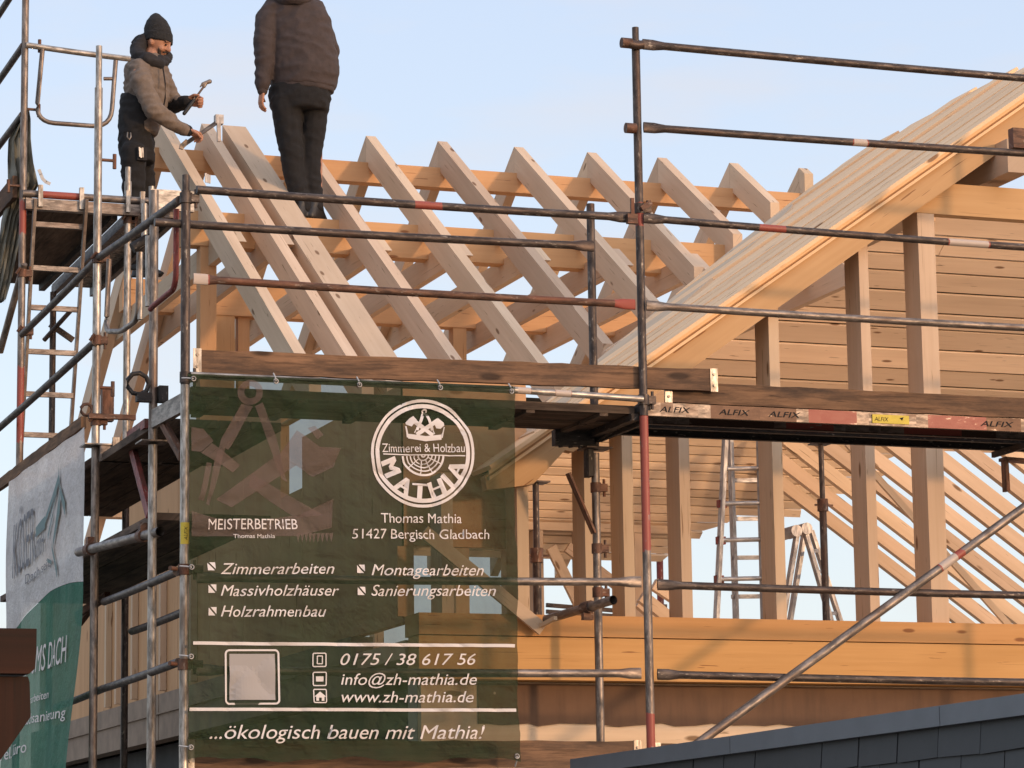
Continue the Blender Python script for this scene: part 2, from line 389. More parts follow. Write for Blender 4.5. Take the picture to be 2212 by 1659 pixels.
def rafter_back(x, wd, ye):
    h = .238; b = MB()
    b.prism([(x, YR+.004, ZR), (x, ye, zm(ye)), (x, ye, zm(ye)-h), (x, YR+.004, ZR-h)], (wd, 0, 0), (0, math.cos(R(33)), -math.sin(R(33))))
    return b
XS = [1.693, 2.053, 2.225, 2.80, 3.434, 4.053, 4.723, 5.376, 6.015, 6.678, 7.33]
for i, x in enumerate(XS):
    wd = .193 if i == 2 else .082
    yf = 3.55 if i < 3 else max(.55, yval(x+.04)+.02)
    rafter_front(x, wd, yf).build('rafter', 'spruce', house, 'wide doubled rafter' if i == 2 else None)
    if i != 2: rafter_back(x+.002, .08, 12.3).build('rafter', 'spruce', house)
# purlins
def bar(name, mat, a, b, axis=None, label=None):
    return MB().box(a, b, axis).build(name, mat, house, label)
bar('ridge_purlin', 'glulam', (1.66, 7.84, 7.285), (8.6, 7.96, 7.452))
bar('purlin', 'glulam', (1.58, 6.55, 6.385), (6.9, 6.69, 6.65))
bar('purlin', 'glulam', (1.70, 9.15, 6.385), (7.0, 9.29, 6.655))
# collar beams, nailed to the right side of every rafter pair and cut flush with the roof
for i, x in enumerate(XS):
    if i in (2, 10): continue
    sx = x+.084; z0, z1 = 6.235, 6.425
    f0, f1 = YR-(ZR-z0)/T+.01, YR-(ZR-z1)/T+.01; r0, r1 = 2*YR-f0, 2*YR-f1
    MB().prism([(sx, f0, z0), (sx, f1, z1), (sx, r1, z1), (sx, r0, z0)], (.060, 0, 0), (0, 1, 0)).build('collar_beam', 'spruce', house)
# gable posts
for a, b in (((1.715, 6.56, 3.0), (1.84, 6.68, 6.384)), ((2.50, 9.16, 3.0), (2.66, 9.28, 6.384)), ((2.70, 9.2, 3.0), (2.80, 9.28, 6.384)), ((4.6, 9.16, 3.0), (4.72, 9.28, 6.384))):
    bar('post', 'glulam', a, b)
for y in (5.2, 7.4, 8.3): bar('gable_stud', 'stud', (1.63, y, 2.95), (1.75, y+.07, 4.9))
# lower gable wall, seen along the side scaffold
zb = lambda x, y: P(x, y, X=1.6)
zt, zc = zb(310, 1512).z, zb(382, 1592).z
b = MB()
wy0, wy1 = P(652, 980, X=1.6).y, P(606, 980, X=1.6).y; wz0, wz1 = P(630, 1065, X=1.6).z, P(630, 905, X=1.6).z
cuts = [1.27, wy0]+[wy1+.95*k for k in range(1, 9) if wy1+.95*k < 12]+[12.0]; cuts.insert(2, wy1)
for y0, y1 in zip(cuts, cuts[1:]):
    y1 -= .006
    if abs(y0-wy0) < 1e-6: b.box((1.6, y0, zt), (1.66, y1, wz0), (0, 0, 1)); b.box((1.6, y0, wz1), (1.66, y1, 4.62), (0, 0, 1))
    else: b.box((1.6, y0, zt), (1.66, y1, min(4.8, 4.45+.13*(y0-1.27)) if y0 < 8 else 4.25), (0, 0, 1))
b.build('gable_panel', 'panel', house)
for y in (6.15, 7.1, 8.05, 8.62, 9.0): bar('gable_batten', 'stud', (1.55, y, zt+.02), (1.597, y+.06, 4.2))
b = MB()
for k in range(4): b.box((1.56+.004*(k % 2), 2.2+k*2.5, zc), (1.7, 4.694+k*2.5, zt-.004))
for k in range(4): b.box((1.545, 1.9+k*2.5, zc+.19), (1.56, 4.39+k*2.5, zc+.2))
b.build('gable_base', 'concrete', house)
bar('gable_footing', 'dim', (1.78, 1.3, 0), (1.9, 12, zc))  # recessed wall, coloured near-black in place of the shadow there
bar('wall_corner', 'concrete', (1.35, 6.6, 0), (1.75, 8.6, 2.42))
b = MB(); q = [P(x, y, Y=11.6) for x, y in ((160, 1405), (205, 1335), (228, 1320), (228, 1470), (172, 1505))]
b.prism(q, (0, .05, 0), (1, 0, -.5)); b.build('roof_overhang', 'board', house)
bar('overhang_joist', 'panel', P(172, 1478, Y=11.5), P(226, 1492, Y=11.56)+V((0, 0, .01)))
# front wall
bar('wall_plate', 'beam', (1.6, 1.0, 2.972), (9.2, 1.26, 3.094))
bar('floor_beam', 'beam', (1.6, 1.006, 2.722), (9.2, 1.2, 2.966))
bar('floor', 'board', (1.6, 1.262, 2.86), (9.2, 12.0, 2.96), (1, 0, 0))
rg = random.Random(3); top = [(2.0, 2.71), (9.0, 2.71)]; bot = []
x = 9.0
while x > 2.0:
    bot.append((x, 2.478+rg.uniform(-.012, .014))); x -= rg.uniform(.05, .16)
bot.append((2.0, 2.48))
b = MB(); b.prism([(px, 1.15, pz) for px, pz in top+bot], (0, .006, 0), (1, 0, 0)); b.build('wall_membrane', 'kraft', house)
bar('wall_panel', 'board', (1.66, 1.16, 1.9), (9.2, 1.22, 2.72), (1, 0, 0))
bar('lower_wall', 'render', (1.66, 1.23, 0), (9.2, 1.4, 2.85))
bar('rear_wall', 'render', (1.66, 11.7, 0), (9.2, 11.9, 2.85))
bar('side_wall', 'render', (9.05, 1.41, 0), (9.2, 11.69, 2.85))
# diagonal brace board at the corner behind the banner
q0, q1 = P(915, 1148, Y=.94), P(1172, 1360, Y=.94)
MB().beam(q0, q1, .028, .075, (0, -1, .0) if False else (0, 0, 1)).build('brace_board', 'stud', house)
MB().beam(P(1168, 1352, Y=.9), P(1200, 1335, Y=.72), .022, .022).build('brace_board', 'stud', house)
# studs of the front gable
for x0, wd in ((1.75, .07), (2.21, .07), (2.628, .066), (2.868, .066), (3.229, .066), (3.832, .066), (4.447, .063), (4.857, .115)):
    zt_ = zlow(x0)+.06 if x0 > 2.5 else 3.9
    if x0 > 4.8: zt_ = P(1990, 460, Y=1.03).z
    bar('stud', 'stud', (x0, 1.034, 3.095), (x0+wd, 1.234, zt_), (0, 0, 1))
for xa, xb, za, zb_ in ((1.6, 2.36, P(1000, 1172, Y=1.05).z, 4.48), (1.6, P(884, 1250, Y=1.05).x, 3.096, P(1000, 1172, Y=1.05).z-.004)):
    bar('wall_sheathing', 'panel', (xa, 1.264, za), (xb, 1.30, zb_), (1, 0, 0))
# gable verge rafter with its orange tail
u = V((1, 0, TW)).normalized(); nrm = V((-TW, 0, 1)).normalized()
def wing_rafter(y0, y1, xa, xb, name='gable_rafter', mat='spruce', h=HV, dz=0):
    zt2 = lambda x: zw(x)+dz
    return MB().prism([(xa, y0, zt2(xa)), (xb, y0, zt2(xb)), (xb, y0, zt2(xb)-h), (xa, y0, zt2(xa)-h)], (0, y1-y0, 0), u).build(name, mat, house)
xt = P(1048, 1030, Y=.95).x
b = MB(); tl = [P(*q, Y=.95) for q in ((1221, 972), (1184, 1012), (1152, 1046), (1106, 1052), (1052, 1058))]
b.prism([(xt, .95, zw(xt)), (XWR, .95, zw(XWR)), (XWR, .95, zlow(XWR)), (tl[0].x+.05, .95, zlow(tl[0].x+.05))]+tl, (0, .08, 0), u)
b.build('verge_rafter', 'glulam', house)
for y0 in (1.75, 2.5, 3.25, 4.0): wing_rafter(y0, y0+.08, xval(y0)+.12, XWR)
zr2 = lambda x: zw(XWR)-TW*(x-XWR)
for y0 in (.95, 1.75, 2.5):
    MB().prism([(XWR+.004, y0, zr2(XWR)), (12.2, y0, zr2(12.2)), (12.2, y0, zr2(12.2)-HV), (XWR+.004, y0, zr2(XWR)-HV)], (0, .08, 0), (1, 0, -TW)).build('gable_rafter', 'spruce', house)
# two verge trim battens and roof boards running back to the valley
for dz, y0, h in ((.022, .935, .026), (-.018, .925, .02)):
    MB().prism([(xt+.02, y0, zw(xt+.02)+dz), (XWR, y0, zw(XWR)+dz), (XWR, y0, zw(XWR)+dz-h), (xt+.02, y0, zw(xt+.02)+dz-h)], (0, .949-y0, 0), u).build('verge_trim', 'warmlit', house)
SK = [(2.3, 1.75), (3.5, 2.95), (4.8, 4.2), (5.29, 4.62), (6.02, 5.2), (6.6, 5.66), (6.9, 5.9)]
def sky_y(x):
    for (xa_, ya_), (xb_, yb_) in zip(SK, SK[1:]):
        if x <= xb_: return ya_+(yb_-ya_)*max(0, (x-xa_))/(xb_-xa_)
    return SK[-1][1]
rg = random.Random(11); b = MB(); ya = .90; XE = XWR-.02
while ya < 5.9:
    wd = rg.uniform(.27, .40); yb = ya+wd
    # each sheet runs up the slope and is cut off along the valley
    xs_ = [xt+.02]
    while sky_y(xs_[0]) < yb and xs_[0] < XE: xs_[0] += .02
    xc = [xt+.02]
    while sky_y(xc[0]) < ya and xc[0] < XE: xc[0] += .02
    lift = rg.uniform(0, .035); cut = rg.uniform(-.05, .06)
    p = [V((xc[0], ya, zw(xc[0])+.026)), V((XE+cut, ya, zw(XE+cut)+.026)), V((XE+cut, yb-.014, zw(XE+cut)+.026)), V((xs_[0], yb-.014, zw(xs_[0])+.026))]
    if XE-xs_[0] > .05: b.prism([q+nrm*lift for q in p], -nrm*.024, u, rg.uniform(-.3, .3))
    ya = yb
b.build('roof_boarding', 'warmlit', house)
vp = [(2.32, 1.0), (3.28, 2.05), (3.9, 2.62), (4.54, 3.3), (5.0, 3.72), (5.7, 4.6), (6.02, 5.22), (5.29, 4.64), (4.8, 4.22), (3.5, 2.97), (2.32, 1.78)]
MB().prism([(x, y, zw(x)+.036) for x, y in vp], nrm*.02, (.6, .62, .42)).build('valley_board', 'spruce', house)
vy = [(XWR-.15, 6.6), (xt+.1, 2.0)]
MB().prism([(xt+.06, .99, zw(xt+.06)+.0005), (XWR-.1, .99, zw(XWR-.1)+.0005), (XWR-.1, 2.0, zw(XWR-.1)+.0005), (xt+.06, 1.2, zw(xt+.06)+.0005)], nrm*.0015, (0, 1, 0)).build('gap_backing', 'dim', house)  # dark sheet added below the boards so their gaps stay dark
# a tie beam and a purlin end at the top of the gable
zt1 = P(1990, 460, Y=1.03).z
bar('tie_beam', 'glulam', (P(1952, 440, Y=1.03).x, 1.034, zt1+.002), (9.0, 1.12, zt1+.20))
q = P(2178, 371, Y=.8)
MB().box((q.x, .8, q.z), (q.x+.14, 5.5, q.z+.21), (0, 1, 0)).build('gable_purlin', 'spruce', house)
def vrow(p):
    d = V(p)-CAM; return CY-FPX*d.dot(UP)/d.dot(FW)
# boarding of the far roof slope seen from inside
n2 = V((0, T, 1)).normalized(); d2 = V((0, 1, -T)).normalized()
def rear_pt(x, s): return V((x, YR, ZR-.246))+d2*s
rg = random.Random(5); b = MB(); s = .1
while s < 3.0:
    wd = rg.uniform(.205, .27); xa = 7.62 if s < .9 else 6.7 if s < 1.5 else 6.1
    cx_ = [xa, 12.5] if rg.random() < .75 else [xa, xa+rg.uniform(1.2, 3.8), 12.5]
    for c0, c1 in zip(cx_, cx_[1:]):
        c1 -= .004; p = [rear_pt(c0, s), rear_pt(c1, s), rear_pt(c1, s+wd-.03), rear_pt(c0, s+wd-.03)]; lf = rg.uniform(0, .012)
        b.prism([q-n2*lf for q in p], -n2*.024, (1, 0, 0), rg.uniform(-.5, .5))
    s += wd
b.build('roof_boarding', 'soffit', house, 'wide boards of the far roof slope')
def gap_sheet(pts, off):
    MB().prism([q+n2*off for q in pts], n2*.004, (1, 0, 0)).build('gap_backing', 'dim', house)  # added dark sheet that keeps sky light out of the board gaps
gap_sheet([rear_pt(7.62, .1), rear_pt(12.5, .1), rear_pt(12.5, 3.0), rear_pt(6.1, 3.0), rear_pt(6.1, 1.5), rear_pt(6.7, 1.5), rear_pt(6.7, .95), rear_pt(7.62, .95)], .05)
b = MB(); s = 2.75
while s < 4.86:
    wd = .122; xr = 9.4-(s-3.55)*.9 if s < 4.2 else 8.2-(s-4.2)*.75
    if s < 3.5: xr = 9.6
    if s > 4.55: xr = 7.72
    p = [rear_pt(4.5, s), rear_pt(xr+rg.uniform(-.1, .12), s), rear_pt(xr+rg.uniform(-.05, .2)-.16, s+wd-.024), rear_pt(4.5, s+wd-.024)]
    b.prism([q-n2*rg.uniform(0, .008) for q in p], -n2*.022, (1, 0, 0), rg.uniform(-.4, .5)); s += wd
b.build('eave_boarding', 'soffit', house)
gap_sheet([rear_pt(4.52, 2.75), rear_pt(9.3, 2.75), rear_pt(9.3, 3.5), rear_pt(8.65, 4.15), rear_pt(7.9, 4.4), rear_pt(7.5, 4.85), rear_pt(4.52, 4.85)], .05)
# rear knee wall under it
for x0 in (3.2, 3.9, 4.6, 5.25, 5.9, 6.18, 6.62, 7.2): bar('rear_stud', 'stud', (x0, 11.5, 2.96), (x0+.09, 11.66, 4.95))
bar('rear_plate', 'stud', (2.0, 11.5, 4.955), (7.6, 11.66, 5.03))
for q0, q1 in (((1190, 1182), (1262, 1330)), ((1225, 1182), (1330, 1262))):
    MB().beam(P(*q0, Y=11.4), P(*q1, Y=11.4), .05, .10).build('rear_brace', 'stud', house)
# bare rafters of the far cross gable, falling to the right
q0, q1 = P(1697, 1065, Y=10.8), P(1957, 1264, Y=10.8); tr = (q1.z-q0.z)/(q1.x-q0.x)
for k in range(11):
    y = 10.8-.475*k; dx = rg.uniform(-.02, .02); f = lambda x: q0.z+tr*(x-q0.x)+dx
    xa, xb = q0.x-.45, 13.2; h = .145
    while vrow((xa, y, f(xa)+h)) < 890: xa += .04
    MB().prism([(xa, y, f(xa)+h), (xb, y, f(xb)+h), (xb, y, f(xb)), (xa, y, f(xa))], (0, .07, 0), (1, 0, tr)).build('far_rafter', 'board', house)
la, lb = P(1830, 958, Y=5.7), P(2180, 1352, Y=5.7); lb = la+(lb-la)*((la.z-2.96)/(la.z-lb.z))
MB().beam(la, lb, .03, .05).build('lath', 'stud', house)
# ---------------------------------------------------------------- front scaffold
def coupler(b, c, r=.034, ax='z'):
    c = V(c)
    if ax == 'z':
        b.sweep([c+V((0, 0, -.028)), c+V((0, 0, .028))], r, 12)
        b.box(c+V((r*.7, -.02, -.022)), c+V((r+.035, .02, .022))); b.sweep([c+V((r+.02, 0, -.05)), c+V((r+.02, 0, .05))], .009, 8)
def wedge_pin(parent, c, d):
    """toggle pin sticking out of a standard"""
    b = MB(); c = V(c); d = V(d)
    b.sweep([c, c+d*.10], .010, 8); b.sweep([c+d*.10+V((0, 0, -.05)), c+d*.10+V((0, 0, .04))], .012, 8)
    b.build('toggle_pin', 'rust', parent)
def standard(parent, x, y, z1, mat='galv', paint=(), spig=.11, lab=None, z0=0, r=TR):
    b = MB(); b.tube((x, y, z0), (x, y, z1-spig), r, 14, paint)
    if spig: b.sweep([(x, y, z1-spig-.005), (x, y, z1)], r*.80, 12)
    b.box((x-.08, y-.08, z0), (x+.08, y+.08, z0+.008))
    return b.build('standard', mat, parent, lab)
def rail(parent, p0, p1, mat='dark', ends=(1, 1), paint=(), name='guardrail', r=.0215, bow=.006):
    return MB().tube(p0, p1, r, 12, paint, ends, True, bow).build(name, mat, parent)
front = thing('front_scaffold', 'tube scaffold with plank decks and guardrails along the front of the timber house', 'scaffold', (0, 0, 0))
# standards: the lower stretches are bright galvanised, the upper ones darker
def fr(p): return (p/6.4)
standard(front, 0, 0, 4.16, 'galv2', spig=0)
b = MB(); b.tube((0, 0, 4.163), (0, 0, 5.20), TR*1.03, 14); b.sweep([(0, 0, 5.195), (0, 0, 5.285)], TR*.82, 12); coupler(b, (0, 0, 5.16)); coupler(b, (0, 0, 4.20), .03)
b.build('standard', 'dark', front)
XR = 2.585
standard(front, XR, 0, 4.10, 'galv', ((.56, .60), (.82, 1.0)), spig=0)
b = MB(); b.tube((XR, 0, 4.103), (XR, 0, 6.24), TR*.98, 14, ((.50, .56),)); b.sweep([(XR, 0, 6.235), (XR, 0, 6.315)], TR*.8, 12)
coupler(b, (XR, 0, 5.27), .031); coupler(b, (XR, 0, 4.19), .033)
b.build('standard', 'dark', front)
standard(front, XR-.005, .73, 4.0, 'galv', spig=0)
standard(front, XR-.005, .73, 5.46, 'dark', z0=4.02, spig=0)
standard(front, 0, .73, 3.95, 'galv2', spig=0)
standard(front, 0, .73, P(340, 412, Y=.73).z, 'galv', z0=3.96, spig=0)
standard(front, 5.66, 0, 6.3, 'galv'); 
# guardrails of the left bay
z = lambda x, y, Y=-.035: P(x, y, Y=Y)
rail(front, z(425, 409.5), z(1362, 470), 'dark', (0, 1), ((.49, .55),), r=.0228)
rail(front, z(334, 480, .02), z(1287, 531, .70) if False else z(1283, 532, .03), 'dark', (0, 1), r=.0225)
rail(front, z(418, 602), z(1372, 658), 'rust', (1, 1), ((.0, .03, 2), (.95, 1.0, 1)), r=.0215)
# right bay
rail(front, z(1358, 94), P(1388, 96.5, Y=-.035), 'dark', (0, 0), r=.026)
rail(front, z(1388, 95.5), V((5.66, -.035, z(1388, 95.5).z-.0)), 'dark', (1, 1), r=.0228)
b2 = P(2212, 166, Y=-.035); rz = lambda q, w: V((5.66, -.035, P(w[0], w[1], Y=-.035).z))
rail(front, z(1390, 275), rz(0, (2212, 327.5)), 'dark', (1, 1), ((.425, .45, 2),), r=.0225)
rail(front, z(1390, 471), rz(0, (2212, 534.8)), 'dark', (1, 1), ((.23, .28, 1), (.62, .70, 2)), r=.0215)
rail(front, z(1396, 660), rz(0, (2212, 707)), 'galv', (1, 1), r=.0215)
# lower lift
for ya, yb, yc, yd in ((1247, 1257, 1263, 1285.5), (1447, 1454.5, 1456.5, 1474)):
    rail(front, z(425, ya), z(1385, yb), 'galv', (1, 1), r=.0218); rail(front, z(1420, yc), rz(0, (2212, yd)), 'dark', (1, 1), r=.0218)
# diagonal brace
q0, q1 = P(2230, 1083, Y=-.07), P(1470, 1633, Y=-.07); q1 = q0+(q1-q0)*1.35
MB().tube(q0, q1, .0255, 14, ((.155, .185, 1), (.17, .20, 2))).build('diagonal_brace', 'galv', front)
b = MB()
for q in (P(1905, 1318, Y=-.1), P(1845, 1352, Y=-.1)): b.sweep([q, q+V((0, 0, -.03))], .006, 6)
# toe boards
def toe(parent, p0, p1, h, th=.032, cap0=True, cap1=True):
    p0, p1 = V(p0), V(p1); d = (p1-p0).normalized(); n = 26; rg = random.Random(int(p0.x*100)+3)
    up = V((0, 0, 1)); lat = d.cross(up).normalized()
    top = []; bt = []
    for i in range(n+1):
        q = p0+(p1-p0)*(i/n); top.append(q+up*(h+rg.uniform(-.004, .003))); bt.append(q+up*rg.uniform(-.003, .003))
    b = MB(); b.prism(top+bt[::-1], lat*-th, d); o = b.build('toe_board', 'toe', parent)
    for c, q, sg in ((cap0, p0, 1), (cap1, p1, -1)):
        if c:
            bb = MB(); a = q+d*sg*.012
            bb.prism([a-d*.022+up*(h+.004), a+d*.022+up*(h+.004), a+d*.022-up*.004, a-d*.022-up*.004], lat*.005, up)
            bb.sweep([a+up*h*.75+lat*.004, a+up*h*.75+lat*.012], .008, 8); bb.sweep([a+up*h*.25+lat*.004, a+up*h*.25+lat*.012], .008, 8)
            bb.build('end_fitting', 'galv2', o)
    return o
pz = lambda x, y: P(x, y, Y=.03)
a0, a1 = pz(421, 804), pz(1547, 845); toe(front, a0, V((a1.x, .03, a1.z)), pz(421, 754).z-a0.z)
a0, a1 = P(1440, 868, Y=.075), P(2212, 903, Y=.075); a1 = a0+(a1-a0)*1.35
toe(front, a0, a1, .118, cap1=False)
a0 = pz(423, 1659); toe(front, V((.03, .03, 2.17)), V((2.53, .03, 2.178)), .145)
toe(front, V((2.62, .03, 2.18)), V((5.1, .03, 2.18)), .13)
# decks: left bay wooden planks, right bay steel planks with punched sides
zd = 4.165
for j, y0 in enumerate((.06, .385)):
    b = MB(); b.box((.05, y0, zd-.045), (XR-.03, y0+.31, zd)); o = b.build('deck_plank', 'plank', front)
    for k in range(6):
        x = .2+k*.43; bb = MB(); bb.box((x, y0+.004, zd-.062), (x+.05, y0+.306, zd-.0455)); bb.build('cleat', 'plank', o)
for sx in (.05, XR-.06): MB().box((sx, .03, zd-.085), (sx+.045, .70, zd-.048)).build('transom', 'deckdark', front)
MB().tube(P(1117, 843, Y=-.035), P(1388, 862, Y=-.035), .019, 10, ((.0, .1, 2), (.3, .42, 2)), (0, 0)).build('deck_tube', 'galv2', front)
ob_ = MB().tube((.02, -.035, P(1117, 843, Y=-.035).z), P(1117, 843, Y=-.035), .019, 10).build('deck_tube', 'galv2', front)
def steel_plank(parent, x0, x1, y0, ztop, first):
    y1 = y0+.305; h = .075; b = MB(); 
    nseg = 40; xs = [x0+(x1-x0)*i/nseg for i in range(nseg+1)]
    rr_ = [P(v_, 890, Y=.02).x for v_ in (1735, 1850, 2000, 2125, 1545, 1730, 2128, 2215)]
    painted = lambda x: 0 if not first else 1 if (rr_[0] < x < rr_[1] or rr_[2] < x < rr_[3]) else -1 if (rr_[4] < x < rr_[5] or rr_[6] < x < rr_[7]) else 0
    for i in range(nseg):
        a, c = xs[i], xs[i+1]; p = [painted(a)]*4+[painted(c)]*4
        for yy, t in ((y0, .004), (y1-.004, .004)):
            b.prism([(a, yy, ztop-h), (a, yy+t, ztop-h), (a, yy+t, ztop), (a, yy, ztop)], (c-a, 0, 0), (1, 0, 0), painted((a+c)/2))
    b.box((x0, y0+.004, ztop-.008), (x1, y1-.004, ztop-.003), (1, 0, 0), -1); o = b.build('deck_plank', 'galv' if first else 'deckdark', parent)
    b = MB(); b.box((x0, y0+.0045, ztop-h), (x1, y0+.035, ztop-h+.004)); b.box((x0, y1-.035, ztop-h), (x1, y1-.0045, ztop-h+.004)); b.build('plank_lip', 'deckdark', o)
    return o
zr_ = P(1410, 869, Y=.02).z
o1 = steel_plank(front, XR+.035, 5.62, .02, zr_, True)
o2 = steel_plank(front, XR+.035, 5.62, .37, zr_-.01, False)
for x in (XR+.012, 5.13): MB().box((x, .02, zr_-.12), (x+.02, .72, zr_-.085)).build('transom', 'deckdark', front)
MB().beam((XR, .70, zr_-.10), (XR, .03, zr_-.03), .03, .05).build('transom', 'deckdark', front)
# inner bracket fittings on the second standard
b = MB(); x = XR-.005
b.box((x-.055, .69, 3.86), (x-.025, .77, 4.16)); b.sweep([(x-.045, .69, 4.1), (x-.045, .69, 4.22)], .018, 8)
for k in range(3): b.sweep([(x-.10-.06*k, .70, 4.02), (x-.12-.06*k, .70, 4.14)], .014, 8)
b.box((x-.26, .68, 4.03), (x-.02, .74, 4.12)); b.build('console_bracket', 'deckdark', front)
b = MB(); b.beam(P(1227, 1022, Y=.72), P(1283, 1152, Y=.72), .012, .06, (0, 1, 0)); b.build('bracket_strut', 'rust', front)
b = MB(); b.beam(P(2170, 990, Y=.72), P(2174, 1062, Y=.72), .02, .06, (0, 1, 0)); b.beam(P(2165, 992, Y=.72), P(2260, 1000, Y=.72), .02, .09, (0, 1, 0)); b.build('bracket_strut', 'rust', front)
b = MB(); b.box(P(2190, 318, Y=-.06), P(2235, 285, Y=.0)); b.build('coupler', 'rust', front)
for zz in (3.6, 3.25, 3.0):
    b = MB(); coupler(b, (XR-.005, .73, zz+.2), .031); b.build('coupler', 'rust', front)
for zz in (3.19, 2.70): 
    b = MB(); coupler(b, (-.0, 0, zz), .034); b.sweep([(-.05, -.03, zz), (-.09, -.06, zz)], .012, 8); b.sweep([(.04, -.03, zz), (.09, -.04, zz)], .02, 8); b.build('coupler', 'rust', front)
for q in ((1353, 93), (1362, 277)):
    b = MB(); c = P(*q, Y=-.03); b.sweep([c+V((-.03, 0, 0)), c+V((.03, 0, 0))], .03, 12, upv=(0, 0, 1)); b.build('coupler', 'rust', front)
b = MB(); c = P(1384, 452, Y=-.04); b.beam(c+V((-.05, 0, -.04)), c+V((-.05, 0, .06)), .02, .014, (0, 1, 0)); b.beam(c+V((.0, -.01, .0)), c+V((.06, -.01, .04)), .02, .03); b.box(c+V((-.09, -.03, -.09)), c+V((-.03, .0, -.035))); b.build('wedge_head', 'rust', front)
# wall tie with its open end
q0, q1 = P(1180, 1338, Y=.93), P(1325, 1296, Y=.20)
b = MB(); b.sweep([q0, q1], .0255, 16, cap=False); b.sweep([q1, q0], .021, 16, cap=False); b.sweep([q0, q0+(q0-q1).normalized()*.10+V((0, 0, -.03))], .008, 8)
o = b.build('wall_tie', 'galv', front); b = MB(); c = q0+(q1-q0)*.62; b.sweep([c-(q1-q0).normalized()*.04, c+(q1-q0).normalized()*.04], .036, 12); b.box(c+V((-.03, -.02, -.07)), c+V((.03, .02, -.03))); b.build('coupler', 'rust', o)
# punched lettering and a sticker on the steel plank, the sticker on the corner standard
def text_mesh(s, shear=0, bold=0):
    cu = bpy.data.curves.new('t', 'FONT'); cu.body = s; cu.size = 1; cu.shear = shear; cu.resolution_u = 4
    o = bpy.data.objects.new('t', cu); COL.objects.link(o); bpy.context.view_layer.update()
    me = bpy.data.meshes.new_from_object(o.evaluated_get(bpy.context.evaluated_depsgraph_get()))
    vs = [v.co.copy() for v in me.vertices]; fs = [list(p.vertices) for p in me.polygons]
    bpy.data.objects.remove(o); bpy.data.curves.remove(cu); bpy.data.meshes.remove(me)
    x0 = min(v.x for v in vs); x1 = max(v.x for v in vs)
    return vs, fs, x0, x1
def put_text(b, s, f, xa, xb, zbase, cap, shear=0, bold=0):
    """letters between xa and xb on a base line, f maps (across, up) to the surface"""
    vs, fs, x0, x1 = text_mesh(s, shear, bold); k = (xb-xa)/(x1-x0); kz = cap/.70
    b.add([f(xa+(v.x-x0)*k, zbase+v.y*kz) for v in vs], fs, axis=(1, 0, 0))
b = MB(); yy = .0165
for xa, xb, dy in ((1425, 1492, 0), (1553, 1620, 1), (1660, 1730, 1), (2118, 2190, 4)):
    p0 = P(xa, 881+(xa-1425)*.039, Y=yy); p1 = P(xb, 881+(xb-1425)*.039, Y=yy)
    put_text(b, 'ALFIX', lambda u_, w_: V((u_, yy, w_)), p0.x, p1.x, zr_-.052, .032, .25, .012)
b.build('punched_lettering', 'letter', o1)
xa, xb = P(1884, 890, Y=.015).x, P(1963, 890, Y=.015).x
b = MB(); b.box((xa, .0135, zr_-.062), (xb, .0195, zr_-.012)); st = b.build('sticker', 'yellow', o1)
b = MB(); put_text(b, 'ALFIX', lambda u_, w_: V((u_, .0125, w_)), xa+.012, xa+.10, zr_-.05, .024, .2, .01)
b.prism([(xb-.06, .0125, zr_-.028), (xb-.035, .0125, zr_-.022), (xb-.045, .0125, zr_-.042)], (0, -.0008, 0)); b.build('sticker_lettering', 'letter', st)
zs0, zs1 = P(400, 1175, Y=-.025).z, P(400, 1128, Y=-.025).z
b = MB(); vs = []; fs = []; n = 10
for i in range(n+1):
    a = R(200+140*i/n); r = TR+.0016
    for zz in (zs0, zs1): vs.append((math.cos(a)*r, math.sin(a)*r, zz))
for i in range(n): fs.append([2*i, 2*i+2, 2*i+3, 2*i+1])
b.add(vs, fs, (0, 0, 1)); st = b.build('sticker', 'yellow', front)
b = MB(); rr = TR+.0026
def cyl(u_, w_):   # text runs upwards round the tube
    a = R(275)+(-w_+.007)/rr; return V((math.cos(a)*rr, math.sin(a)*rr, zs0+u_))
put_text(b, 'ALFIX', cyl, .02, .092, 0, .018, .2, .01); b.build('sticker_lettering', 'letter', st)

# ---------------------------------------------------------------- side scaffold along the gable
side = thing('side_scaffold', 'higher tube scaffold along the left gable with dark decks, ladder frame and guardrail loop', 'scaffold', (0, 2.19, 0))
Y1, Y2, Y3 = 2.19, 4.65, 7.2
x1 = P(210, 560, Y=Y1).x
standard(side, x1, Y1, 4.15, 'galv', z0=0, spig=0)
standard(side, x1, Y1, P(220, 100, Y=Y1).z, 'galv2', (), z0=4.155, spig=.26)
fz = lambda yv: P(45, yv, Y=Y2).z/9.6
standard(side, .01, Y2, 9.6, 'galv', ((fz(500), fz(440)), (fz(950), fz(800))), z0=0, spig=0)
standard(side, .73, Y2, 4.2, 'dark', spig=0); standard(side, .73, Y2, P(287, 362, Y=Y2).z, 'galv2', z0=4.21, spig=.1)
standard(side, .73, Y3, 6.1, 'dark', spig=0); standard(side, 0, Y3, 8.3, 'dark', spig=0)
for x, y, zz, d in ((.01, Y2, P(50, 95, Y=Y2).z, (1, 0, 0)), (.01, Y2, P(50, 235, Y=Y2).z, (1, 0, 0)), (x1, Y1, P(215, 345, Y=Y1).z, (1, 0, 0)), (x1, Y1, P(212, 837, Y=Y1).z, (1, 0, 0)), (.01, Y2, P(45, 402, Y=Y2).z, (-1, 0, 0))): wedge_pin(side, (x, y, zz), d)
